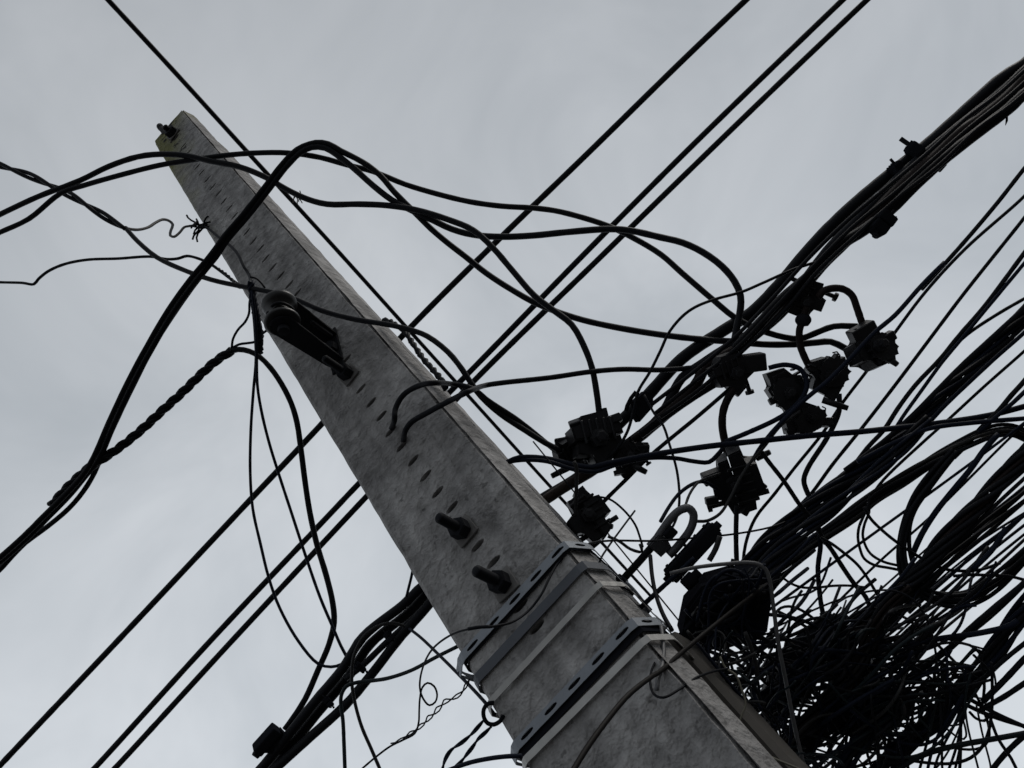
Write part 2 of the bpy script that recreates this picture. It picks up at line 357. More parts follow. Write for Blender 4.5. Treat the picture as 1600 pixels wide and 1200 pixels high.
# ------------------------------------------------------------------ spool insulator in its bracket
def insulator():
    base = face(524, 549); tip = face(524, 549) - WY * 0.185
    A = (WZ * math.sin(math.radians(74)) + WX * math.cos(math.radians(74))).normalized(); O = -WY; S = A.cross(O).normalized()
    th = empty('spool_bracket', base.copy(), 'dark steel spool rack bracket bolted to the pole face', 'bracket')
    for k, s in (('lower', -1), ('upper', 1)):
        bm = bmesh.new(); ol = []
        for i in range(13): a = -math.pi / 2 + math.pi * i / 12; ol.append((0.185 + 0.030 * math.cos(a), 0.030 * math.sin(a)))
        ol += [(0.02, 0.022), (0.004, 0.020), (0.004, -0.020), (0.02, -0.022)]
        prism(bm, mtx(base + A * (0.047 * s), O, S, A), ol, 0.006, 0.0015)
        link('arm', bm, STL, th, origin=base.copy())
    bm = bmesh.new(); box(bm, mtx(base - WY * 0.004, S, A, O), 0.040, 0.150, 0.006, 0.0015); link('back_plate', bm, STL, th, origin=base.copy())
    for s in (-1, 1):
        bm = bmesh.new(); box(bm, mtx(base - WY * 0.055 + A * (0.047 * s) - A * 0.009 * s + S * 0.012, O, S, A), 0.075, 0.008, 0.014, 0.0015); link('stiffener', bm, STL, th, origin=base.copy())
    bm = bmesh.new(); lathe(bm, mtx(tip, O, S, A), [(0.006, -0.068), (0.0135, -0.067), (0.0135, -0.055), (0.007, -0.054), (0.007, 0.060), (0.012, 0.061), (0.012, 0.068)], 12); link('pin', bm, STL, th, origin=base.copy())
    bm = bmesh.new(); hexprism(bm, mtx(base - WY * 0.018, S, A, O), 0.018, 0.02); link('nut', bm, STL, th, origin=base.copy())
    bm = bmesh.new()
    prof = [(0.012, -0.042), (0.034, -0.042), (0.0415, -0.038), (0.0420, -0.030), (0.036, -0.020), (0.026, -0.010), (0.024, 0), (0.026, 0.010), (0.036, 0.020), (0.0420, 0.030), (0.0415, 0.038), (0.034, 0.042), (0.012, 0.042)]
    lathe(bm, mtx(tip, O, S, A), prof, 32)
    o = link('spool_insulator', bm, PRC, None, True, origin=tip.copy()); tag(o, 'dark glazed porcelain spool insulator held in the bracket', 'insulator')
    # cradle of wire round the spool
    pts = [tip + (O * math.cos(a) + S * math.sin(a)) * 0.030 + A * 0.003 * math.sin(3 * a) for a in [2 * math.pi * i / 24 for i in range(23)]]
    bm = bmesh.new(); tube(bm, pts, 0.004, 7); tag(link('tie_wire', bm, BLK, None, True, origin=pts[0].copy()), 'black tie wire wrapped round the waist of the spool insulator', 'wire')
insulator()

# ------------------------------------------------------------------ straps round the pole
def strap(name, label, pl, pr, wid, m, off=0.003, thick=0.0016, slots=False, gapl=0.0, group='steel straps round the pole'):
    a, b = face(*pl), face(*pr); zm = (a.z + b.z) / 2; tilt = (b.z - a.z) / (b.x - a.x); z0 = zm - tilt * (a.x + b.x) / 2
    h = hw(zm); y0 = yf(zm)
    # plan outline of the loop, counter-clockwise seen from below, starting at the front left
    fl, frt = -h - 0.001, h + 0.002
    loop = [(fl + 0.004, -off), (frt - 0.008, -off), (frt + 0.004, -off + 0.004), (h + 0.016 + off, 0.05), (h + 0.016 + off, 0.068), (h + 0.006, 0.21), (h + 0.002, 0.262 + off),
            (-h + 0.004, 0.262 + off), (-h - 0.004, 0.21), (-h - 0.011 - off - gapl, 0.062), (-h - 0.010 - off - gapl, 0.018), (fl - 0.004 - gapl * 0.4, -off + 0.006)]
    P2 = []
    for i, (x, y) in enumerate(loop):
        x2, y2 = loop[(i + 1) % len(loop)]; L = math.dist((x, y), (x2, y2)); k = max(1, int(round(L / 0.0053)))
        for s in range(k): P2.append((x + (x2 - x) * s / k, y + (y2 - y) * s / k, i))
    n = len(P2); bm = bmesh.new(); V = {}
    def nrm(i):
        x0, y0_, _ = P2[i - 1]; x1, y1, _ = P2[(i + 1) % n]; d = Vector((x1 - x0, y1 - y0_, 0)).normalized(); return Vector((d.y, -d.x, 0))
    NR = [nrm(i) for i in range(n)]
    rows = [-0.5, -0.19, 0.19, 0.5] if slots else [-0.5, 0.5]
    def vert(i, r, s):
        i %= n; key = (i, r, s)
        if key not in V:
            x, y, _ = P2[i]; bow = 0.0007 * mnoise.noise(Vector((i * 0.4, zm * 9, 0)))
            rr = rows[r] * ({2: 0.45, 3: 0.88, 6: 0.88, 7: 0.45}.get(i % 10, 1.0) if slots and r in (1, 2) else 1.0)
            p = Vector((x, y0 + y, z0 + tilt * x + rr * wid)) + NR[i] * (s * thick + bow)
            V[key] = bm.verts.new(p)
        return V[key]
    R = len(rows)
    for i in range(n):
        slot = slots and (i % 10) in (2, 3, 4, 5, 6) and (i // 10) * 10 + 9 < n
        for r in range(R - 1):
            if slot and r == 1: continue
            for s in (0, 1):
                q = [vert(i, r, s), vert(i + 1, r, s), vert(i + 1, r + 1, s), vert(i, r + 1, s)]; bm.faces.new(q)
        for r in (0, R - 1): bm.faces.new([vert(i, r, 0), vert(i + 1, r, 0), vert(i + 1, r, 1), vert(i, r, 1)])
        if slot:
            for r in (1, 2): bm.faces.new([vert(i, r, 0), vert(i + 1, r, 0), vert(i + 1, r, 1), vert(i, r, 1)])
            if (i % 10) == 2: bm.faces.new([vert(i, 1, 0), vert(i, 2, 0), vert(i, 2, 1), vert(i, 1, 1)])
            if (i % 10) == 6: bm.faces.new([vert(i + 1, 1, 0), vert(i + 1, 2, 0), vert(i + 1, 2, 1), vert(i + 1, 1, 1)])
    o = link(name, bm, m, origin=Vector((0, 0, zm))); tag(o, label, 'strap', group); return o
strap('perforated_strap', 'uppermost strap on the pole, dull galvanised with oval slots', (737, 1017), (884, 856), 0.0168, GAL, 0.0085, slots=True, gapl=0.012)
strap('flat_strap', 'plain dark grey strap just under the uppermost slotted strap', (757, 1052), (905, 893), 0.017, BND, 0.005)
strap('steel_band', 'upper narrow bright steel band in the middle of the five straps', (778, 1090), (938, 917), 0.0105, BRT, 0.008)
strap('perforated_strap', 'lower slotted galvanised strap directly above the bottom bright band', (822, 1155), (985, 983), 0.0168, GAL, 0.009, slots=True, gapl=0.006)
strap('shade_backing_strip', 'dark rubber strip under the lower slotted strap, also the shade in its slots', (825, 1161), (989, 988), 0.0225, PLS, 0.0035)  # real under-strip, moved behind the slots so its dark colour shades them too
strap('shade_backing_strip', 'dark strip added behind the uppermost slotted strap as shade in its slots', (738, 1019), (885, 858), 0.0175, PLS, 0.0035)  # added strip: its dark colour stands in for the shade inside the slots
strap('steel_band', 'lowest bright steel band near the bottom of the picture', (834, 1180), (1010, 1003), 0.0115, BRT, 0.008)

# ------------------------------------------------------------------ duct fixed behind the right edge of the pole
def duct():
    zt = P(1062, 1020, 1.36).z; bm = bmesh.new(); ol = [(0.100, 0.16), (0.139, 0.155), (0.150, 0.165), (0.150, 0.255), (0.139, 0.265), (0.100, 0.262)]
    secs = [(0.0, 1.22), (zt - 0.30, 1.02), (zt - 0.29, 1.0), (zt - 0.26, 1.0), (zt - 0.25, 0.96), (zt, 0.94)]
    rings = [[bm.verts.new((0.125 + (x - 0.125) * (s if x > 0.13 else 1), yf(z) + y, z)) for x, y in ol] for z, s in secs]
    for a, b in zip(rings, rings[1:]):
        for k in range(len(ol)): bm.faces.new((a[k], a[(k + 1) % len(ol)], b[(k + 1) % len(ol)], b[k]))
    bm.faces.new(rings[0][::-1]); bm.faces.new(rings[-1])
    tag(link('cable_duct', bm, DUC, origin=Vector((0.145, 0.2, 0))), 'grey brown cable duct running up behind the right edge of the pole', 'duct')
duct()

# ================================================================== power lines and drop cables
Z3 = 2.32
cable('power_line', 'single black power line crossing behind the pole at upper left of the close pair', [(-12, 1209), (0, 1196), (187, 998), (373, 800), (505, 660), (640, 513), (766, 387), (920, 238), (1066, 95), (1178, -12)], Z3, 9.6, ext=9)
cable('power_line', 'upper left one of the close pair of parallel black power lines', [(136, 1212), (148, 1200), (330, 1000), (513, 806), (570, 746), (735, 580), (906, 404), (1066, 243), (1190, 122), (1330, -13)], Z3, 9.2, ext=9)
cable('power_line', 'lower right one of the close pair of parallel black power lines', [(168, 1212), (180, 1200), (360, 1004), (533, 818), (578, 770), (735, 601), (936, 404), (1066, 277), (1220, 128), (1368, -13)], Z3, 9.2, ext=9)
cable('guy_wire', 'thin straight wire running down beside the right edge of the pole', [(158, -12), (278, 118), (387, 238), (533, 398), (632, 508), (780, 672), (855, 755), (1020, 935)], (2.3, 4.2), 6.2, ext=6, cat='wire')

C1 = [(-14, 342), (0, 335), (60, 307), (125, 282), (170, 260), (215, 245), (250, 241), (290, 243), (330, 252), (375, 261), (415, 277), (450, 297), (480, 311), (511, 319), (560, 319), (605, 321), (650, 328), (700, 343), (740, 360), (770, 387), (800, 422), (835, 462), (865, 485), (893, 507), (912, 540), (925, 575), (932, 612), (938, 660)]
cable('service_cable', 'black service cable from left edge dropping straight into the connector cluster beside the pole', C1, (2.1, 1.95, 1.72), 9.5)
C2 = [(-14, 370), (0, 363), (45, 342), (95, 302), (130, 290), (190, 273), (250, 258), (300, 250), (350, 243), (400, 239), (450, 239), (500, 246), (540, 257), (583, 268), (633, 288), (683, 303), (733, 315), (783, 322), (833, 325), (866, 329), (900, 337), (950, 353), (990, 372), (1033, 398), (1066, 427), (1116, 470), (1148, 496), (1186, 515), (1226, 527), (1251, 529), (1273, 521), (1303, 510), (1340, 510)]
cable('service_cable', 'black service cable from left edge waving along above the others to the far connectors', C2, (2.08, 1.95, 1.70), 8.8)
twisted('twisted_service_cable', 'twisted pair entering at left edge above the other left cables', [(-12, 255), (0, 258), (40, 272), (80, 290), (110, 305), (145, 326), (175, 345), (198, 358)], (2.3, 2.22), 6.5, 2, 150, spread=3.4)
cable('service_cable', 'black cable sloping across the spool insulator and the pole towards the connectors', zz(0, 0, 1, [(196, 356), (215, 377), (245, 402), (280, 419), (330, 437), (380, 448), (412, 454), (455, 465), (505, 486), (555, 499), (605, 507), (640, 515), (667, 525), (700, 550), (722, 577), (735, 597), (752, 620), (782, 647), (820, 672), (852, 692), (880, 706)]), (2.22, 2.0, 1.85, 1.75, 1.72), 8.5)
cable('bare_wire', 'kinked dark grey wire leading to the tie on the pole edge', [(196, 357), (215, 359), (232, 355), (243, 348), (254, 343), (264, 345), (270, 351), (267, 360), (266, 368), (272, 370), (281, 363), (288, 355), (298, 353), (310, 350)], (2.25, 2.95), 4.2, DKG, 'wire', step=5)
cable('bare_wire', 'thin bent wire entering at the left edge below the twisted pair', [(-12, 440), (0, 441), (35, 442), (53, 444), (60, 436), (75, 424), (100, 413), (135, 406), (185, 404), (235, 401), (262, 405), (278, 404), (292, 400), (310, 404), (328, 412), (345, 424), (362, 437), (380, 449)], (2.3, 2.15), 4.6, BLK, 'wire', step=6)
BU = zz(0, 400, 3, [(400, 1020), (450, 950), (520, 790), (580, 660), (640, 540), (700, 430), (800, 260), (900, 120), (1000, 0)])
TOPB = [(353, 372), (383, 337), (417, 294), (443, 260), (467, 236)]
cable('service_cable', 'outer black cable climbing to the peak above the pole then diving to the right', [(-12, 880), (0, 871), (37, 838), (67, 808), (100, 775), (130, 742)] + [(x - 3.6, y - 2) for x, y in BU[1:]] + [(x - 3, y - 2) for x, y in TOPB] + [(493, 223), (513, 225), (533, 236), (566, 253), (593, 273), (616, 300), (643, 327), (673, 357), (700, 380), (726, 400), (760, 427), (800, 453), (840, 475), (900, 497), (960, 511), (1040, 524), (1116, 532), (1153, 534), (1191, 538), (1241, 538), (1278, 535), (1298, 534), (1333, 551)], (1.95, 2.0, 1.9, 1.72), 9.5, BLK)
cable('service_cable', 'inner black cable climbing beside the outer one then looping down beyond the power lines', [(-12, 888), (0, 878), (37, 846), (78, 805), (110, 772), (138, 738)] + [(x + 3.6, y + 2) for x, y in BU[1:]] + [(x + 3, y + 2) for x, y in TOPB] + [(487, 230), (508, 231), (533, 247), (553, 263), (583, 290), (613, 313), (646, 330), (676, 344), (706, 358), (740, 367), (783, 370), (833, 368), (883, 363), (950, 358), (983, 360), (1033, 371), (1066, 379), (1098, 394), (1128, 416), (1148, 440), (1157, 462), (1157, 482), (1152, 508), (1146, 540)], (1.97, 2.02, 1.9, 1.72), 10, BLK)
cable('service_cable', 'third black cable joining the climbing pair near the left edge', [(-12, 900), (0, 890), (20, 868), (40, 848), (75, 822), (107, 795), (130, 768), (148, 738), (165, 695), (190, 640), (212, 595), (240, 540), (270, 493), (300, 450), (335, 405)], (1.99, 2.06), 8)
twisted('twisted_service_cable', 'thick twisted rope of cables rising from the left bundle to the spool insulator', [(80, 790), (110, 757), (140, 730), (168, 712), (195, 693), (225, 668), (255, 640), (285, 613), (315, 584), (340, 562), (362, 548)], (1.99, 2.02), 7.6, 3, 62, spread=4.0)
cable('drop_cable', 'black cable arching beside the pole and bowing down to the clamp at bottom', [(358, 550), (372, 546), (390, 549), (405, 557), (422, 574), (440, 600), (455, 630), (464, 660), (470, 700), (477, 755), (484, 800), (495, 850), (510, 900), (520, 943), (522, 973), (514, 1007), (497, 1047), (477, 1092), (458, 1122), (445, 1140)], (2.02, 1.95, 1.80), 9.2)
cable('tie_wire', 'thin wire from the rope end curving up to the left side of the spool', [(362, 545), (364, 530), (372, 515), (383, 503), (389, 490), (390, 472), (394, 455)], (2.02, 2.0), 4, BLU, 'wire', step=5)
cable('tie_wire', 'short thin wire running from the rope end across to the hanging loops', [(364, 543), (374, 538), (388, 536), (398, 534), (408, 523), (420, 514)], (2.02, 2.0), 4, BLU, 'wire', step=5)
twisted('twisted_tie', 'lumpy twisted wire hanging straight down beside the spool insulator', [(392, 440), (396, 470), (402, 500), (406, 525), (405, 552)], 1.98, 6, 3, 26, spread=4.0, m=BLU, cat='wire')
cable('loop_wire', 'thin wire hanging in the widest left loop below the spool insulator', [(391, 455), (396, 490), (399, 530), (400, 560), (396, 610), (392, 670), (391, 740), (395, 795), (407, 850), (420, 903), (437, 950), (467, 1003), (497, 1037), (517, 1042), (533, 1038), (545, 1028)], (1.98, 1.95, 1.82), 4.6, BLU, 'wire')
cable('loop_wire', 'thin wire hanging between the wide loop and the thick arching cable', [(394, 455), (399, 500), (401, 545), (402, 600), (408, 640), (420, 690), (437, 745), (455, 800), (477, 867), (500, 933), (520, 980), (533, 1010), (545, 1032)], (1.97, 1.95, 1.82), 4.8, BLU, 'wire')
cable('tie_wire', 'dark wire stapled down the pole face above the spool insulator', [(312, 352), (325, 357), (342, 371), (362, 386), (372, 398), (380, 415), (390, 432), (392, 452)], [fz(a, b, 0.012) for a, b in [(312, 352), (325, 357), (342, 371), (362, 386), (372, 398), (380, 415), (390, 432)]] + [2.06], 4.6, BLK, 'wire', step=5)
cable('tie_wire', 'short curved wire from the stapled wire to the top of the spool', [(391, 433), (400, 435), (408, 442), (414, 450)], 2.07, 3.2, BLK, 'wire', step=4)
twisted('taped_wire', 'lumpy taped wire from the thin left wire to the pole edge', [(330, 412), (342, 421), (352, 428), (362, 437), (374, 450)], (2.2, 2.1), 3.0, 2, 22, spread=1.6, cat='wire')
twisted('taped_wire', 'lumpy taped cable hugging the right edge of the pole', [(600, 499), (616, 506), (632, 518), (646, 538), (661, 560), (677, 578), (692, 597), (697, 608)], [zdepth(face(a, b)) + 0.05 for a, b in [(600, 499), (616, 506), (632, 518), (646, 538), (661, 560), (677, 578), (692, 597), (697, 608)]], 6.5, 2, 30, spread=2.6)
# tie knot with loose ends on the left edge of the pole
def knot(name, label, x, y, z, nseg, R, seed, m, w=2.6):
    rs = random.Random(seed); c = P(x, y, z); th = empty(name, c.copy(), label, 'wire')
    for k in range(nseg):
        pts = []; v = Vector((rs.uniform(-1, 1), rs.uniform(-1, 1), rs.uniform(-1, 1))).normalized()
        p = c - v * R * rs.uniform(0.2, 0.9)
        for i in range(6): pts.append(p.copy()); v = (v + Vector((rs.uniform(-1, 1), rs.uniform(-1, 1), rs.uniform(-1, 1))) * 0.5).normalized(); p += v * R * 0.36
        bm = bmesh.new(); tube(bm, pts, w / 2 * z / F, 6); link('strand', bm, m, th, True, origin=pts[0].copy())
knot('tie_knot', 'spiky knot of tie wire on the upper left edge of the pole', 313, 352, fz(313, 352, 0.02), 10, 0.045, 5, STL, 3.0)
knot('dry_sprig', 'tiny dry sprig caught on the thin wire right of the pole top', 464, 308, 2.5, 6, 0.022, 8, TWG, 1.6)
for lab, pts in (('thick curved cable entering the upper of the two wired pole holes', zz(380, 400, 4, [(905, 1115), (930, 1070), (945, 1030), (950, 960), (1000, 870), (1100, 810), (1200, 793), (1300, 800), (1430, 828), (1540, 910)]) + [(807, 655), (845, 685), (872, 708)]),
                 ('cable entering the lower of the two wired pole holes and running far to the right', zz(380, 400, 4, [(980, 1192), (1003, 1150), (1008, 1105), (1045, 1045), (1150, 980), (1300, 900), (1420, 842), (1500, 812), (1600, 795)]) + [(860, 590), (922, 581), (972, 577), (1035, 578), (1085, 574), (1125, 566)])):
    n = len(pts); zs = []
    for i, (a, b) in enumerate(pts):
        if i < 2: zs.append(fz(a, b, -0.02 + 0.02 * i))
        elif i < 7: zs.append(min(fz(a, b, 0.05), 1.62 + 0.02 * i))
        else: zs.append(1.68 + 0.006 * i)
    cable('service_cable', lab, pts, zs, 8.6, BLK, step=7)

# ================================================================== the insulated bundle running along the street behind the pole
ZE = 1.78
def lz(pts, z=ZE): return z
cable('bundle_cable', 'top cable of the thick bundle rising to the upper right corner', zz(1066, 0, 3, [(1640, 268), (1600, 303), (1500, 365), (1350, 497), (1160, 668), (1000, 795), (800, 962), (680, 1076), (575, 1190)]) + zz(1066, 400, 4, [(600, 185), (430, 355), (250, 470), (0, 640)]) + [(1010, 620), (965, 664), (935, 700), (900, 740)], 1.80, 19, BLK, group='cables of the street bundle', ext=7)
cable('bundle_cable', 'second cable of the upper right bundle, pressed under its top cable', zz(1066, 0, 3, [(1640, 300), (1600, 335), (1500, 430), (1300, 590), (1180, 690), (1050, 800), (900, 950), (700, 1150)]) + zz(1066, 400, 4, [(870, 10), (700, 230), (560, 360), (400, 500), (250, 590), (100, 690), (0, 760)]) + zz(860, 560, 4, [(680, 370), (500, 520), (300, 650), (100, 785), (-60, 880)]) + [(790, 826), (735, 873)] + zz(380, 900, 4, [(1125, 60), (1000, 180), (750, 380), (620, 580), (452, 780), (292, 980), (165, 1140), (100, 1215)]), 1.76, 15, BLK, group='cables of the street bundle', ext=6)
cable('bundle_cable', 'third cable of the upper right bundle with a brownish sheath', zz(1066, 0, 3, [(1640, 340), (1600, 375), (1540, 440), (1420, 540), (1300, 625), (1180, 740), (1050, 850), (900, 1000), (740, 1160)]) + zz(1066, 400, 4, [(900, 30), (740, 215), (600, 370), (480, 470), (330, 590), (150, 690)]) + [(1085, 605), (1035, 652), (985, 694)], 1.74, 18, BRN, group='cables of the street bundle', ext=7)
cable('bundle_cable', 'lowest cable of the upper right bundle, hanging slightly apart', zz(1066, 0, 3, [(1640, 420), (1600, 445), (1530, 510), (1400, 610), (1240, 735), (1100, 860), (980, 980), (850, 1080), (740, 1150), (600, 1290)]) + [(1222, 468), (1185, 508), (1150, 545)], 1.70, 18, BLK, group='cables of the street bundle', ext=7)
cable('bundle_cable', 'straight branch leaving the bundle between the two middle connectors', zz(860, 560, 4, [(1090, 120), (900, 235), (700, 375), (560, 480)]), 1.72, 13, BLK, group='cables of the street bundle')
cable('bundle_cable', 'lone straight cable passing just below the bundle towards the pole', zz(860, 560, 4, [(1180, 140), (1110, 200), (900, 380), (740, 510), (600, 630), (480, 750), (300, 930), (220, 1030)]), 1.70, 6.5, BLK)
cable('bundle_cable', 'rust brown thick cable stub reaching the pole edge under the connector cluster', zz(860, 560, 4, [(330, 660), (200, 740), (80, 810), (-40, 890)]), 1.72, 17, RST)
cable('bundle_cable', 'lower right cable of the bundle emerging left of the pole', zz(380, 900, 4, [(1330, 0), (1220, 110), (1130, 215), (960, 410), (810, 605), (640, 805), (420, 1005), (310, 1105), (215, 1190), (180, 1222)]), 1.74, 15, BLK, ext=5)
cable('bundle_cable', 'middle cable of the bundle left of the pole with tape round it', zz(380, 900, 4, [(1200, 120), (1080, 250), (1000, 320), (870, 440), (740, 565), (640, 640)]), 1.75, 10, BLK)
cable('bundle_cable', 'second cable from the top of the bundle left of the pole', zz(380, 900, 4, [(1250, 10), (1160, 95), (1045, 220), (795, 425), (665, 620), (495, 820), (335, 1020), (205, 1180), (170, 1225)]), 1.78, 15, BLK, ext=5)
for lab, off in (('thin cable riding on top of the upper right bundle', -7), ('thin cable threaded through the middle of the upper right bundle', 6), ('thin cable under the upper right bundle, slightly frayed', 17)):
    cable('bundle_cable', lab, [(x + off * 0.7, y + off * 0.8 + 2 * math.sin(x * 0.05 + off)) for x, y in [(1612, 112), (1566, 150), (1516, 190), (1453, 245), (1400, 290), (1326, 352), (1266, 412), (1216, 468), (1150, 535), (1085, 590), (1020, 640)]], 1.68, 6.5, BLK, group='cables of the street bundle', ext=7)
# ties and clamps on the bundle
def clamp(name, label, x, y, z, deg, L, W, seed=0, cat='clamp', m=PLS, group=None):
    """two ribbed jaws drawn together by a bolt"""
    rs = random.Random(seed); s = z / F; p = P(x, y, z); th = empty(name, p.copy(), label, cat, group)
    M = iframe(p, deg, rs.uniform(-25, 25), rs.uniform(-20, 20)); L *= s; W *= s
    bm = bmesh.new(); box(bm, M @ Matrix.Translation((0, W * 0.24, 0)), L, W * 0.46, W * 0.7, W * 0.08, 2)
    for k in (-1, 0, 1): box(bm, M @ Matrix.Translation((k * L * 0.32, W * 0.46, 0)), L * 0.10, W * 0.12, W * 0.62, W * 0.02)
    link('upper_jaw', bm, m, th, origin=p.copy())
    bm = bmesh.new(); box(bm, M @ Matrix.Translation((0, -W * 0.26, 0)), L * 0.9, W * 0.42, W * 0.66, W * 0.08, 2)
    for k in (-1, 1): box(bm, M @ Matrix.Translation((k * L * 0.25, -W * 0.48, 0)), L * 0.14, W * 0.12, W * 0.5, W * 0.02)
    link('lower_jaw', bm, m, th, origin=p.copy())
    bm = bmesh.new(); Mb = M @ Matrix.Translation((L * 0.08, 0, W * 0.1)) @ Matrix.Rotation(math.radians(90), 4, 'X')
    lathe(bm, Mb, [(W * 0.07, -W * 0.80), (W * 0.07, W * 0.74)], 10); hexprism(bm, Mb @ Matrix.Translation((0, 0, W * 0.68)), W * 0.15, W * 0.12)
    link('bolt', bm, STL, th, origin=p.copy())
    return th
clamp('bundle_clamp', 'small bolted clamp hanging under the upper right bundle', 1377, 350, 1.68, -40, 28, 38, 3)
clamp('spacer_tie', 'upper plastic spacer tie on the upper right bundle', 1440, 243, 1.77, 48, 17, 52, 4)
clamp('spacer_tie', 'plastic spacer tie a little lower down the upper right bundle', 1404, 268, 1.78, 45, 16, 30, 5)
clamp('spacer_tie', 'plastic tie on the bundle left of the pole, near the thin loops', 563, 1043, 1.72, 48, 10, 18, 6)
clamp('spacer_tie', 'plastic tie on the bundle left of the pole, nearest the pole', 608, 994, 1.72, 48, 10, 16, 7)
clamp('spacer_tie', 'lowest plastic tie on the bundle left of the pole', 513, 1097, 1.74, 48, 10, 18, 8)
def bottom_clamp():
    p = P(424, 1158, 1.76); s = 1.76 / F; th = empty('tap_clamp', p.copy(), 'boxy black tap clamp at the bottom end of the long bowed cable', 'clamp')
    M = iframe(p, 42, 20, 15)
    bm = bmesh.new(); box(bm, M @ Matrix.Translation((-2 * s, 8 * s, 0)), 44 * s, 17 * s, 24 * s, 3 * s, 2); link('body', bm, PLS, th, origin=p.copy())
    bm = bmesh.new(); prism(bm, M, [(-20 * s, 2 * s), (22 * s, 2 * s), (18 * s, -26 * s), (-6 * s, -24 * s), (-12 * s, -6 * s)], 18 * s, 2 * s); link('jaw', bm, PLS, th, origin=p.copy())
    bm = bmesh.new(); lathe(bm, M @ Matrix.Translation((-27 * s, 4 * s, 0)) @ Matrix.Rotation(1.57, 4, 'X'), [(3 * s, -6 * s), (5 * s, -5 * s), (5 * s, 5 * s), (3 * s, 6 * s)], 10); link('bolt_head', bm, STL, th, origin=p.copy())
bottom_clamp()
def wedge():
    p = P(1002, 634, 1.70); s = 1.70 / F; M = iframe(p, 45, 10, 20); th = empty('wedge_clamp', p.copy(), 'small forked wedge clamp on the bundle above the connector cluster', 'clamp')
    bm = bmesh.new(); prism(bm, M, [(-24 * s, -12 * s), (10 * s, -14 * s), (22 * s, -4 * s), (20 * s, 12 * s), (-6 * s, 16 * s), (-10 * s, 4 * s), (-22 * s, 2 * s)], 18 * s, 2 * s); link('body', bm, PLS, th, origin=p.copy())
    bm = bmesh.new(); tube(bm, [P(994, 612, 1.69), P(986, 622, 1.69), P(980, 634, 1.69), P(978, 642, 1.69)], 3.2 * s, 8); link('hook', bm, PLS, th, True, origin=p.copy())
wedge()
bm = bmesh.new(); prism(bm, iframe(P(1571, 196, 1.7), 75, 30), [(0, 0), (0.014, 0.005), (0.024, 0.002), (0.012, -0.004)], 0.0012); tag(link('torn_tag', bm, PLS, origin=P(1571, 196, 1.7)), 'tiny torn tag dangling under the bundle near the right edge', 'tag')

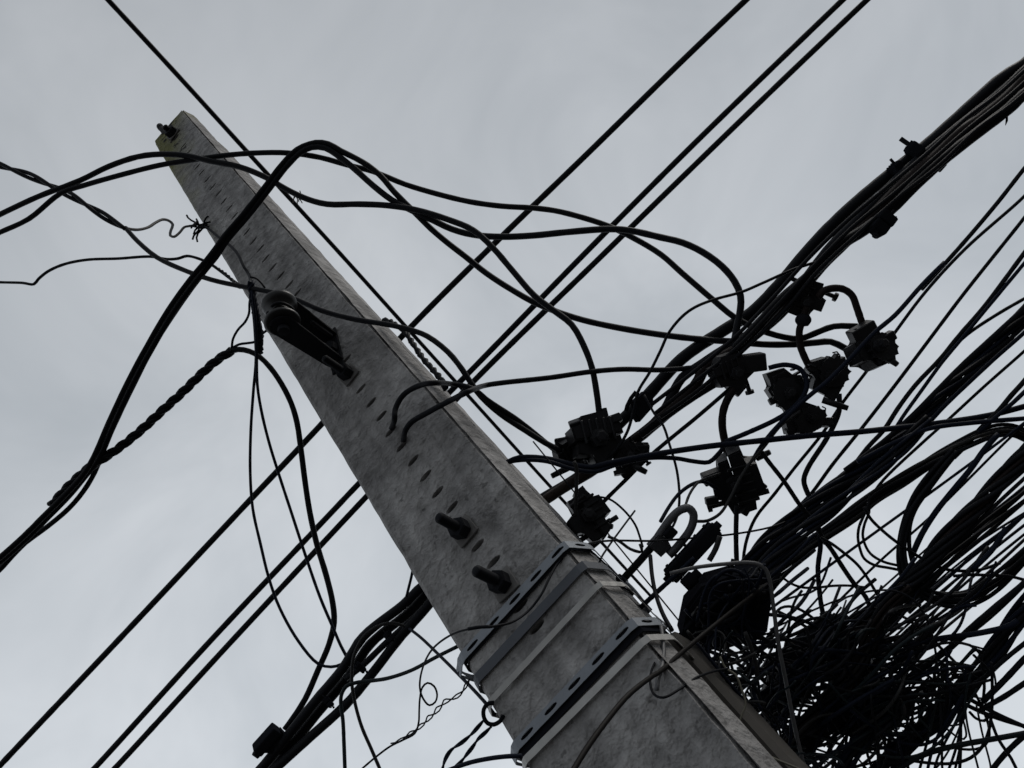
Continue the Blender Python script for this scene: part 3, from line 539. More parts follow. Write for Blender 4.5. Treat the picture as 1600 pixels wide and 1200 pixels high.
# ------------------------------------------------------------------ insulation piercing connectors
def connector(label, x, y, z, deg, L, W, style, seed, stub=None, ears=()):
    rs = random.Random(seed); s = z / F; p = P(x, y, z); th = empty('piercing_connector', p.copy(), label, 'connector', 'piercing connectors on the bundle')
    M = iframe(p, deg, rs.uniform(-22, 22), rs.uniform(-22, 22)); l, w_ = L * s, W * s
    def lump(outl, dep, nm, dz=0.0, bev=0.09):
        bm = bmesh.new(); prism(bm, M @ Matrix.Translation((0, 0, dz)), outl, dep, bev * w_); return link(nm, bm, PLC, th, origin=p.copy())
    def jit(ol, a=0.035): return [(x + rs.uniform(-a, a) * l, y + rs.uniform(-a, a) * w_) for x, y in ol]
    if style == 'round':          # hooded clamp: angular jaw, finned grease cap, hinge
        n = 26; ol = []
        for k in range(n):
            q = (0.44 if k % 2 else 0.36) + 0.04 * rs.uniform(-1, 1); ol.append((q * l * math.cos(2 * math.pi * k / n) + 0.06 * l, q * 0.92 * w_ * math.sin(2 * math.pi * k / n) - 0.05 * w_))
        lump(ol, w_ * 0.30, 'cap', w_ * 0.10, 0.02)
        lump(jit([(-0.56 * l, -0.22 * w_), (-0.30 * l, -0.26 * w_), (-0.22 * l, -0.46 * w_), (0.10 * l, -0.42 * w_), (0.30 * l, -0.20 * w_), (0.36 * l, 0.22 * w_), (0.16 * l, 0.52 * w_), (-0.16 * l, 0.56 * w_), (-0.24 * l, 0.30 * w_), (-0.52 * l, 0.24 * w_)]), w_ * 0.5, 'body', -w_ * 0.14, 0.03)
        bm = bmesh.new()
        for k in range(4): box(bm, M @ Matrix.Translation((-0.36 * l + k * 0.13 * l, 0.50 * w_, 0)), l * 0.05, w_ * 0.20, w_ * 0.3, w_ * 0.015)
        link('fin', bm, PLC, th, origin=p.copy())
        q = [M @ Vector((0.36 * l, -0.1 * w_, 0.1 * w_)), M @ Vector((0.50 * l, -0.05 * w_, 0.12 * w_)), M @ Vector((0.56 * l, 0.05 * w_, 0.1 * w_)), M @ Vector((0.50 * l, 0.14 * w_, 0.1 * w_))]
        bm = bmesh.new(); tube(bm, q, 0.022 * w_, 6); link('lanyard', bm, PLC, th, True, origin=p.copy())
    else:                         # two jaws side by side, ribbed
        lump(jit([(-0.5 * l, 0.05 * w_), (-0.50 * l, 0.30 * w_), (-0.26 * l, 0.30 * w_), (-0.24 * l, 0.52 * w_), (0.16 * l, 0.54 * w_), (0.20 * l, 0.30 * w_), (0.46 * l, 0.26 * w_), (0.50 * l, 0.02 * w_)]), w_ * 0.5, 'upper_jaw', 0, 0.03)
        lump(jit([(-0.44 * l, 0.03 * w_), (-0.42 * l, -0.22 * w_), (-0.18 * l, -0.24 * w_), (-0.14 * l, -0.46 * w_), (0.16 * l, -0.48 * w_), (0.22 * l, -0.26 * w_), (0.48 * l, -0.20 * w_), (0.46 * l, 0.03 * w_)]), w_ * 0.45, 'lower_jaw', -w_ * 0.05, 0.03)
        bm = bmesh.new()
        for k in range(-2, 3): box(bm, M @ Matrix.Translation((k * l * 0.14, 0.16 * w_, w_ * 0.25)), l * 0.05, w_ * 0.46, w_ * 0.08, w_ * 0.015)
        link('rib', bm, PLC, th, origin=p.copy())
        bm = bmesh.new(); lathe(bm, M @ Matrix.Translation((0.3 * l, 0, 0)) @ Matrix.Rotation(math.pi / 2, 4, 'X'), [(w_ * 0.06, -w_ * 0.62), (w_ * 0.06, w_ * 0.60), (w_ * 0.12, w_ * 0.61), (w_ * 0.12, w_ * 0.70)], 8); link('clamp_screw', bm, PLC, th, origin=p.copy())
    bm = bmesh.new(); Mb = M @ Matrix.Translation((rs.uniform(-0.1, 0.1) * l, 0, w_ * 0.25))
    lathe(bm, Mb, [(w_ * 0.18, -0.05 * w_), (w_ * 0.18, w_ * 0.12), (w_ * 0.11, w_ * 0.13), (w_ * 0.11, w_ * 0.24), (w_ * 0.08, w_ * 0.25)], 6); link('shear_bolt', bm, PLC, th, origin=p.copy())
    if stub:                      # cut cable end in its rubber cap, given by photo pixels
        for (a, b) in stub:
            q = [P(*a, z * 0.995), P((a[0] + b[0]) / 2, (a[1] + b[1]) / 2, z * 0.99), P(*b, z * 0.985)]
            bm = bmesh.new(); tube(bm, q, 5.2 * s, 9, lambda i, n_: 1.0 if i < n_ - 1 else 0.82); link('end_cap', bm, PLC, th, True, origin=p.copy())
    for (a, b, d, wd) in ears:
        bm = bmesh.new(); box(bm, iframe(P(a, b, z), d, rs.uniform(-20, 20)), wd * s, wd * 0.62 * s, wd * 0.6 * s, 1.5 * s); link('lug', bm, PLC, th, origin=p.copy())
    return th
connector('largest black connector of the pair beside the pole, cable entering from above', 932, 690, 1.70, 12, 84, 82, 'jaw', 1, [((905, 722), (862, 744)), ((985, 725), (1010, 738))], ((960, 655, 20, 22), (905, 664, 20, 30)))
connector('low wide black connector left of the largest one at the pole', 893, 705, 1.74, 25, 56, 44, 'jaw', 2, None, ((880, 692, 10, 26),))
connector('black connector right below the largest one, on the straight branch', 985, 712, 1.70, 35, 52, 40, 'jaw', 3, None, ((1002, 700, 0, 24), (978, 735, 40, 22)))
connector('round black connector half hidden behind the pole edge', 917, 808, 1.62, -60, 82, 66, 'jaw', 4, [((935, 818), (957, 823))], ((930, 848, 40, 18), (905, 785, 40, 30)))
connector('black connector where the bundle splits, with a pointed prong', 1142, 583, 1.70, 20, 66, 60, 'jaw', 5, None, ((1172, 567, 8, 44), (1155, 608, 50, 22), (1120, 578, 30, 26)))
connector('tall black connector hanging above the grey thimble', 1147, 752, 1.66, -72, 104, 74, 'jaw', 6, [((1182, 716), (1203, 706))], ((1112, 782, 10, 20), (1180, 757, -40, 30), (1112, 745, 20, 30), (1165, 795, 60, 20)))
connector('uppermost black connector, tucked under the bundle', 1260, 466, 1.72, 65, 62, 58, 'jaw', 7, None, ((1246, 452, 40, 26), (1280, 476, 40, 14)))
connector('round scalloped connector furthest to the right', 1366, 545, 1.66, 20, 66, 64, 'round', 8, [((1385, 558), (1402, 570))], ((1348, 520, 30, 40), (1386, 528, 30, 24)))
connector('smaller round connector left below the furthest right one', 1295, 583, 1.68, 70, 62, 60, 'round', 9, None, ((1302, 612, 60, 28),))
connector('black connector framed by a looping cable', 1228, 610, 1.67, -60, 64, 58, 'round', 10, None, ((1210, 625, 25, 18), (1218, 590, 25, 24)))
connector('lowest connector of the right group, with a bolt sticking out right', 1258, 655, 1.66, 25, 62, 52, 'round', 11, [((1285, 625), (1325, 638))], ((1237, 672, 30, 20), (1290, 660, 0, 22)))
cable('jumper_cable', 'short thick jumper arching between the uppermost and furthest right connectors', zz(1066, 400, 4, [(850, 260), (880, 222), (920, 205), (1000, 205), (1060, 245), (1092, 325), (1125, 420), (1150, 470)]), 1.68, 11.5, BRN, step=6, cat='cable')
cable('jumper_cable', 'short thick jumper from the uppermost connector down to the smaller round one', zz(1066, 400, 4, [(775, 320), (755, 400), (733, 460), (738, 560), (768, 640), (815, 730)]), 1.69, 11.5, BRN, step=6)
bm = bmesh.new(); lathe(bm, iframe(P(1255, 500, 1.69), 90, 90), [(0.006, -0.016), (0.0135, -0.010), (0.0145, 0), (0.0135, 0.010), (0.006, 0.016)], 14); tag(link('rubber_collar', bm, PLS, None, True, origin=P(1255, 500, 1.69)), 'bulging rubber collar on the jumper under the uppermost connector', 'collar')
cable('jumper_cable', 'thick bowed jumper between the splitting point connector and the tall one', zz(860, 560, 4, [(1150, 190), (1110, 250), (1080, 330), (1074, 420), (1088, 510), (1110, 610)]), 1.68, 12.5, BRN, step=6)
cable('jumper_cable', 'cable leaving the smaller round connector and bending down into the trunks', [(1311, 615), (1311, 642), (1303, 664), (1290, 688), (1262, 732), (1256, 750), (1260, 766), (1270, 785)], 1.66, 8.5, BLK, step=7)
cable('jumper_cable', 'looping cable encircling the framed connector and running back left', zz(1066, 400, 4, [(540, 700), (590, 687), (650, 680), (735, 705), (778, 780), (765, 860), (700, 945), (600, 1015), (400, 1108), (270, 1160)]), (1.66, 1.62, 1.66), 8, BLU, step=6)
cable('drape_cable', 'grey black cable draped over the right connectors from the upper right fan', zz(1066, 400, 4, [(1640, 40), (1500, 180), (1330, 370), (1200, 480), (1060, 630), (900, 790), (780, 885), (600, 1060), (500, 1180), (440, 1280)]), (1.6, 1.58, 1.6), 7.5, BLU, ext=2)
cable('drop_wire', 'thin wire arching over the inner looping cable down to the wedge clamp', zz(1066, 400, 4, [(835, 38), (700, 82), (500, 170), (370, 225), (200, 272), (80, 320), (0, 378)]) + [(1045, 520), (1032, 548), (1015, 582), (997, 612), (990, 642), (980, 675), (965, 700), (950, 716)], (1.74, 1.66), 4.8, BLK, 'wire', step=8)
cable('drop_wire', 'thin wire falling from the wedge clamp into the grey thimble', zz(860, 560, 4, [(585, 230), (650, 345), (705, 420), (745, 540), (790, 700), (806, 850), (800, 950), (780, 1020), (745, 1085)]), (1.68, 1.55), 4.2, BLK, 'wire', step=8)
cable('service_cable', 'long nearly level cable leaving the pole edge through the connectors to the right edge', [(762, 742), (780, 729), (796, 721), (812, 715), (850, 716), (895, 726), (925, 730), (950, 724), (1000, 714), (1047, 706), (1110, 697), (1185, 689), (1262, 681), (1350, 674), (1425, 666), (1475, 660), (1550, 648), (1612, 632)], (1.72, 1.60, 1.58, 1.60, 1.62), 9.5, BLU, ext=2)
cable('service_cable', 'second cable leaving the pole edge with it and curling up into the tall connector', [(762, 746), (778, 733), (794, 723), (815, 719), (855, 721), (895, 733), (930, 737), (960, 727), (1010, 716), (1055, 716), (1085, 721), (1108, 722), (1120, 712), (1130, 700)], (1.74, 1.62, 1.60, 1.60), 7, BLU, step=8)
cable('service_cable', 'pale capped wire dangling from the level cable past the half hidden connector', zz(700, 700, 4, [(785, 85), (800, 110), (803, 200), (800, 330), (795, 430)]), 1.56, 6, DKG, step=6)

# ================================================================== hardware and wires round the grey thimble
def thimble():
    z = 1.48; s = z / F; p = P(1020, 848, z); th = empty('guy_thimble', p.copy(), 'smooth grey metal thimble loop on a rod beside the straps', 'thimble')
    pts = [P(a, b, z) for a, b in catmull([(1018, 856), (1026, 842), (1038, 824), (1050, 808), (1063, 797), (1075, 794), (1083, 802), (1083, 815), (1077, 830), (1066, 845), (1055, 858), (1045, 868)], 5)]
    bm = bmesh.new(); tube(bm, pts, 6.6 * s, 12); link('loop', bm, GRYM, th, True, origin=p.copy())
    bm = bmesh.new(); prism(bm, iframe(P(1030, 850, z), 46, 15), [(-13 * s, -16 * s), (10 * s, -17 * s), (15 * s, 0), (9 * s, 15 * s), (-14 * s, 14 * s)], 12 * s, 2 * s); link('eye_nut', bm, GRYM, th, origin=p.copy())
    bm = bmesh.new(); tube(bm, [P(1026, 846, z), P(1000, 876, z + 0.02), P(972, 907, z + 0.03)], 6.2 * s, 12); link('rod', bm, STL, th, True, origin=p.copy())
    bm = bmesh.new(); box(bm, iframe(P(1047, 833, z - 0.012), 48, 0), 20 * s, 15 * s, 14 * s, 2 * s); link('wedge', bm, PLS, th, origin=p.copy())
GRYM = mat('cast_grey_metal', (0.070, 0.072, 0.080), 0.55, 0.25, var=0.2, bump=0.3, scale=60)
thimble()
bm = bmesh.new(); box(bm, iframe(P(972, 907, 1.45), -40, 10), 0.024, 0.013, 0.013, 0.002); tag(link('rod_clip', bm, PLS, origin=P(972, 907, 1.45)), 'small dark clip gripping the lower end of the thimble rod', 'clip')
cable('drop_cable', 'flat pale blue grey cable from the rod clip along the pole edge', [(978, 909), (990, 921), (1003, 937), (1015, 952)], (1.44, 1.42), 5, GAL, step=6)
W = [
 ('thin wire arching from the half hidden connector over towards the thimble rod', zz(700, 700, 4, [(925, 303), (1010, 320), (1100, 390), (1170, 480), (1200, 560), (1218, 620)]), 1.6, 3.6, BLK),
 ('thin S-shaped wire crossing that arch and swinging under the bright band', zz(700, 700, 4, [(1168, 392), (1080, 510), (1000, 620), (952, 700), (944, 770), (1000, 822), (1100, 872), (1180, 920), (1225, 965)]), (1.55, 1.40, 1.42), 3.2, BLK),
 ('long thin wire from the curl at lower left crossing the straps to the tangle', [(765, 980), (800, 972), (825, 955), (845, 930), (860, 900), (872, 880), (890, 864), (907, 855), (922, 849), (950, 845), (1025, 845), (1090, 840), (1150, 834), (1210, 822), (1250, 805)], [1.16, 1.18, 1.21, 1.23, 1.26, 1.29, 1.31, 1.33, 1.36, 1.42, 1.42, 1.5, 1.55, 1.6, 1.65], 3.6, BLK),
 ('arched wire from the tall connector down to the thimble loop', zz(860, 560, 4, [(1035, 815), (990, 783), (945, 770), (880, 790), (800, 850), (740, 930), (688, 1020)]), (1.62, 1.50), 6, BLU),
 ('thin wire hanging from the tall connector through the thimble loop', zz(860, 560, 4, [(1060, 720), (1000, 740), (930, 770), (880, 830), (850, 900), (838, 960)]), (1.6, 1.47), 4.2, DKG),
 ('long wire sweeping up from beside the thimble across the tall connector', zz(860, 560, 4, [(912, 1018), (980, 1015), (1060, 970), (1120, 880), (1180, 760), (1250, 650), (1330, 560), (1440, 420), (1560, 330)]), (1.52, 1.58, 1.62), 5, DKG),
 ('vertical cable hanging straight down from the tall connector', [(1151, 790), (1150, 835), (1151, 875), (1153, 905)], 1.6, 8, BLK),
 ('slanting cable from the tall connector down right into the trunks', [(1190, 706), (1200, 720), (1225, 752), (1252, 792), (1280, 826), (1290, 850)], 1.6, 7.2, BLK),
 ('dark vertical cable dropping right of the pale hanging wire', [(1278, 826), (1282, 850), (1278, 887), (1280, 920), (1284, 950), (1291, 978)], 1.56, 8, BLU),
 ('pale grey wire bent over the black closure and hanging to the bottom edge', [(1047, 896), (1085, 887), (1135, 881), (1165, 879), (1183, 881), (1195, 888), (1202, 905), (1208, 945), (1216, 1003), (1229, 1070), (1242, 1137), (1258, 1205)], (1.34, 1.33, 1.28), 6.5, GRY),
 ('brown cable slanting across the foot of the pole into the closure', [(1197, 914), (1135, 962), (1067, 1018), (1030, 1050), (1020, 1056), (982, 1086), (945, 1130), (915, 1172), (893, 1208)], (1.36, 1.22, 1.0, 0.88), 8, BRK),
 ('short grey wire end hanging over the pole right of the lowest band', [(1033, 978), (1036, 1000), (1037, 1022), (1035, 1040), (1029, 1057), (1026, 1077)], (1.2, 1.08), 7, GRY),
 ('thin black loop dangling in front of the pole near the lowest band', [(1034, 1010), (1026, 1030), (1018, 1048), (1016, 1068), (1022, 1085), (1036, 1090), (1060, 1078), (1090, 1058), (1118, 1048), (1136, 1045)], (1.16, 1.06, 1.2), 4, BLK),
 ('thin ivory wire winding down beside the right edge of the pole', [(1125, 1026), (1134, 1044), (1149, 1054), (1159, 1078), (1165, 1100), (1158, 1120), (1155, 1137), (1170, 1160), (1195, 1178), (1245, 1200)], (1.22, 1.1), 3.4, OLV),
 ('short stiff grey cable end in the gap under the closure', [(1164, 988), (1172, 1008), (1181, 1038), (1182, 1066), (1174, 1078)], 1.3, 7, DKG),
 ('second short grey cable end sticking out of the closure', [(1125, 838), (1118, 858), (1108, 876)], 1.36, 9, DKG),
 ('thin wire loop around the gap between pole and closure', [(1000, 850), (1003, 862), (985, 858), (968, 846), (950, 838)], 1.5, 5, DKG),
 ('dark cable dropping from the thimble rod to the pole edge', [(1016, 868), (1019, 900), (1025, 930), (1036, 960), (1050, 985)], (1.46, 1.3), 7, BLK),
 ('thin straight wire from the pole edge rising behind the thimble', [(1000, 950), (1030, 922), (1062, 893), (1085, 872)], 1.42, 8, BLU),
]
for lab, pts, z, wd, m in W: cable('loose_wire', lab, pts, z, wd, m, 'wire', step=7)
# left of the pole foot
V = [
 ('dark wire looping over the left bundle and dropping to the bottom edge', zz(380, 900, 4, [(1010, 315), (940, 295), (850, 310), (760, 370), (705, 460), (682, 550), (680, 680), (698, 790), (740, 940), (800, 1080), (858, 1215)]), (1.66, 1.60), 5.4, DKG),
 ('blue black cable from behind the pole bending down beside the left bundle', zz(380, 900, 4, [(1340, 440), (1200, 510), (1050, 590), (900, 640), (800, 655), (700, 668), (645, 690), (615, 740), (610, 800), (623, 900), (630, 1050), (636, 1215)]), (1.55, 1.62, 1.55), 6.2, TEA),
 ('straight thin cable from the left bundle to the hook at the pole edge', zz(380, 900, 4, [(1040, 330), (1110, 385), (1200, 470), (1400, 670), (1520, 800), (1570, 865)]), (1.7, 1.25), 5.2, BLU),
 ('thin wire with a small ring-shaped curl left of the straps', [(768, 979), (737, 982), (705, 992), (675, 1015), (660, 1045), (656, 1075), (662, 1093), (671, 1102), (680, 1097), (683, 1085), (678, 1072), (668, 1067), (660, 1074), (656, 1092), (655, 1110), (654, 1130), (648, 1146), (630, 1156), (610, 1166), (587, 1183), (560, 1206)], (1.14, 1.3, 1.3, 1.3), 3.2, BLK),
 ('short wire dropping behind the pole onto the left bundle', zz(380, 900, 4, [(1060, -40), (1050, 10), (1035, 70), (1020, 130)]), 1.7, 4.4, BLU),
 ('level black cable reaching the pole at the bottom edge', zz(650, 900, 4, [(660, 1124), (560, 1128), (450, 1142), (330, 1168), (200, 1215)]), (1.02, 1.05), 7, BLU),
]
for lab, pts, z, wd, m in V: cable('loose_wire', lab, pts, z, wd, m, 'wire', step=6, ext=0.8)
cable('loose_wire', 'taped thick joint in the thin wire over the uppermost strap', [(731, 983), (748, 980), (766, 979)], 1.145, 6, BLK, 'wire', step=5)
twisted('twisted_thin_wire', 'loosely twisted pair of thin wires left of the straps', [(733, 1062), (724, 1078), (714, 1088), (694, 1097), (684, 1108), (672, 1120), (655, 1136), (632, 1152), (612, 1163)], (1.22, 1.3), 2.4, 2, 48, spread=2.6, cat='wire', loose=0.8)
twisted('twisted_drop_cable', 'left one of two twisted flat drops leaving the hook at the pole edge', [(757, 1124), (747, 1136), (737, 1147), (722, 1160), (705, 1172), (696, 1186), (690, 1207)], (1.24, 1.2), 3.6, 2, 60, spread=1.7, m=BLU, ext=0.8)
twisted('twisted_drop_cable', 'right one of two twisted flat drops leaving the hook at the pole edge', [(768, 1135), (758, 1145), (747, 1155), (738, 1168), (730, 1178), (718, 1193), (700, 1210)], (1.22, 1.2), 3.6, 2, 60, spread=1.7, m=BLU, ext=0.8)
def hook():
    z = 1.22; s = z / F; p = P(765, 1116, z); pts = [P(a, b, z) for a, b in catmull([(772, 1098), (762, 1100), (756, 1108), (756, 1120), (762, 1130), (772, 1132), (782, 1126), (786, 1118)], 4)]
    bm = bmesh.new(); tube(bm, pts, 3.4 * s, 9); tag(link('drop_hook', bm, PLS, None, True, origin=p), 'small curved black hook at the left edge of the pole by the straps', 'hook')
hook()

# ================================================================== black closures in the tangle
def closure_big():
    z = 1.42; s = z / F; p = P(1120, 960, z); th = empty('splice_closure', p.copy(), 'large black splice closure hanging right beside the pole straps', 'splice closure')
    def poly(pts, dep, nm, dz, bev=3):
        c = P(1120, 960, z + dz); M = mtx(c, IX, -IY, -IZ); bm = bmesh.new(); sc = (z + dz) / F
        prism(bm, M @ Matrix.Rotation(math.radians(6), 4, 'Y'), [((a - 1120) * sc, (b - 960) * sc) for a, b in pts], dep, bev * sc); link(nm, bm, PLS, th, origin=p.copy())
    poly([(1062, 988), (1072, 940), (1104, 902), (1142, 890), (1188, 888), (1196, 930), (1190, 975), (1172, 990), (1130, 1002), (1096, 1008)], 0.075, 'case', 0.03, 1.5)
    poly([(1070, 950), (1095, 915), (1140, 898), (1172, 905), (1160, 940), (1120, 975), (1085, 985)], 0.03, 'cover', -0.028, 5)
    for k in range(6):
        a = 1078 + k * 17; M = iframe(P(a, 975 - k * 13, z - 0.03), -38, 0); bm = bmesh.new(); box(bm, M, 5 * s, 26 * s, 10 * s, 1.2 * s); link('latch', bm, PLS, th, origin=p.copy())
    for (a, b, d) in ((1080, 905, 45), (1205, 905, 45), (1060, 1000, 45)):
        bm = bmesh.new(); lathe(bm, iframe(P(a, b, z + 0.02), d) @ Matrix.Rotation(math.pi / 2, 4, 'Y'), [(9 * s, -16 * s), (11 * s, -12 * s), (11 * s, 6 * s), (7 * s, 8 * s), (7 * s, 18 * s)], 14); link('cable_gland', bm, PLS, th, True, origin=p.copy())
closure_big()
def closure_long(name, label, a, b, z, wpx, ribs=5, scal=False):
    s = z / F; A, B = P(*a, z), P(*b, z); d = (B - A); L = d.length; x = d.normalized(); y = IZ.cross(x).normalized(); zx = x.cross(y); p = A.copy()
    th = empty(name, p, label, 'splice closure'); M = mtx((A + B) / 2, x, y, zx); w_ = wpx * s
    bm = bmesh.new(); box(bm, M, L, w_, w_ * 0.8, w_ * 0.16, 2); link('case', bm, PLS, th, origin=p.copy())
    bm = bmesh.new(); box(bm, M @ Matrix.Translation((0, 0, -w_ * 0.02)), L * 0.96, w_ * 1.14, w_ * 0.12, w_ * 0.03); link('flange', bm, PLS, th, origin=p.copy())
    for k in range(ribs):
        bm = bmesh.new(); box(bm, M @ Matrix.Translation(((k + 0.5) / ribs * L - L / 2, w_ * 0.52, 0)), L * 0.05, w_ * 0.14, w_ * 0.5, w_ * 0.02); link('latch', bm, PLS, th, origin=p.copy())
    for e_ in (-1, 1):
        bm = bmesh.new(); lathe(bm, M @ Matrix.Translation((e_ * L * 0.5, 0, 0)) @ Matrix.Rotation(e_ * math.pi / 2, 4, 'Y'), [(w_ * 0.36, -0.1 * w_), (w_ * 0.36, 0.08 * w_), (w_ * 0.24, 0.12 * w_), (w_ * 0.22, 0.35 * w_)], 14); link('end_cap', bm, PLS, th, True, origin=p.copy())
closure_long('splice_closure', 'long slim black closure slanting above the large closure', (1046, 902), (1118, 824), 1.46, 26)
closure_long('splice_closure', 'broad black closure at the head of the lower cable mass', (1208, 1062), (1312, 972), 1.50, 44, 6)
closure_long('splice_closure', 'small black closure with notched edge at the right of the lower mass', (1306, 1130), (1392, 1078), 1.46, 40, 6)
closure_long('splice_closure', 'dark closure lowest in the mass touching the bottom edge', (1228, 1178), (1322, 1088), 1.44, 40, 6)

# ================================================================== thick trunks on the right
def trunk(label, pts, z, wpx, ns, ext=3, mats=None, pitch=420, loose=0.25):
    return twisted('trunk_bundle', label, pts, z, wpx * (0.62 / math.sqrt(ns) + 0.02), ns, pitch, m=BLK, cat='cable bundle', group='thick cable trunks', spread=wpx * 0.34, ext=ext, mats=mats, loose=loose)
trunk('thick trunk from the right edge running down under the connectors to the large closure', [(1625, 472), (1600, 494), (1550, 545), (1500, 594), (1460, 632), (1425, 668), (1385, 703), (1340, 737), (1300, 766), (1262, 796), (1225, 826), (1195, 852), (1160, 895), (1130, 930)], (1.72, 1.60), 30, 8, mats=[BLK, BLU])
trunk('trunk bent over in an arch at right edge then sloping down left', [(1625, 690), (1600, 680), (1582, 674), (1562, 674), (1535, 681), (1500, 697), (1450, 724), (1412, 749), (1375, 772), (1340, 798), (1300, 826), (1262, 853), (1225, 882), (1190, 905)], (1.60, 1.58), 24, 7, pitch=900, loose=0.7, mats=[BLK, DKG, BLK])
trunk('coiled loop of black cables hanging from the arched trunk', [(1490, 705), (1470, 729), (1447, 760), (1427, 790), (1414, 820), (1409, 850), (1411, 878), (1420, 904), (1442, 926), (1478, 936), (1516, 933), (1553, 913), (1581, 890), (1620, 850)], (1.56, 1.52, 1.5), 24, 6, pitch=1500, loose=0.9)
trunk('broad lashed trunk with spiral wrap running down from the right edge', [(1625, 686), (1600, 712), (1570, 745), (1537, 780), (1500, 818), (1470, 852), (1445, 884), (1412, 918), (1380, 950), (1345, 985), (1300, 1025), (1250, 1075), (1210, 1120), (1170, 1165), (1140, 1205)], (1.54, 1.50, 1.46), 30, 8, pitch=330, loose=0.3, mats=[BLK, BLK, BRN])
trunk('straight double trunk just below the spirally wrapped one', [(1625, 752), (1600, 776), (1560, 808), (1506, 854), (1475, 881), (1440, 915), (1400, 950), (1365, 985), (1330, 1020), (1290, 1062)], (1.56, 1.48), 20, 4, pitch=700)
trunk('heavy dark trunk in the lower right corner with branching cables', [(1622, 925), (1600, 952), (1580, 978), (1562, 1005), (1545, 1032), (1515, 1066), (1487, 1096), (1455, 1130), (1425, 1155), (1400, 1178), (1370, 1210)], (1.48, 1.42), 32, 9, mats=[BLK, BLU])
trunk('thick cable pair leaving the lower right corner trunk to the right edge', [(1630, 1146), (1600, 1135), (1562, 1121), (1537, 1110), (1505, 1093), (1470, 1072)], (1.40, 1.44), 15, 2)
trunk('brownish trunk threading the middle of the lower cable mass', [(1415, 915), (1385, 950), (1360, 1000), (1335, 1050), (1300, 1090), (1265, 1125), (1235, 1160), (1215, 1205)], (1.45, 1.36), 26, 7, mats=[BRN, BLK, DKG], pitch=420)
trunk('dark trunk sloping from the arched trunk into the large closure', [(1450, 655), (1405, 704), (1345, 758), (1300, 796), (1255, 830), (1215, 862), (1180, 900), (1150, 945)], (1.60, 1.46), 24, 6, mats=[BLU, BLK])
trunk('short dark trunk at the foot of the lower mass', [(1420, 1080), (1390, 1110), (1360, 1140), (1335, 1172), (1315, 1208)], (1.42, 1.36), 28, 7, mats=[BLU, BLK])
trunk('slack dark trunk bridging the two closures under the pale wire', [(1300, 1000), (1260, 1040), (1225, 1070), (1190, 1095), (1160, 1120), (1130, 1150)], (1.50, 1.36), 26, 7, mats=[BLU, BLK])

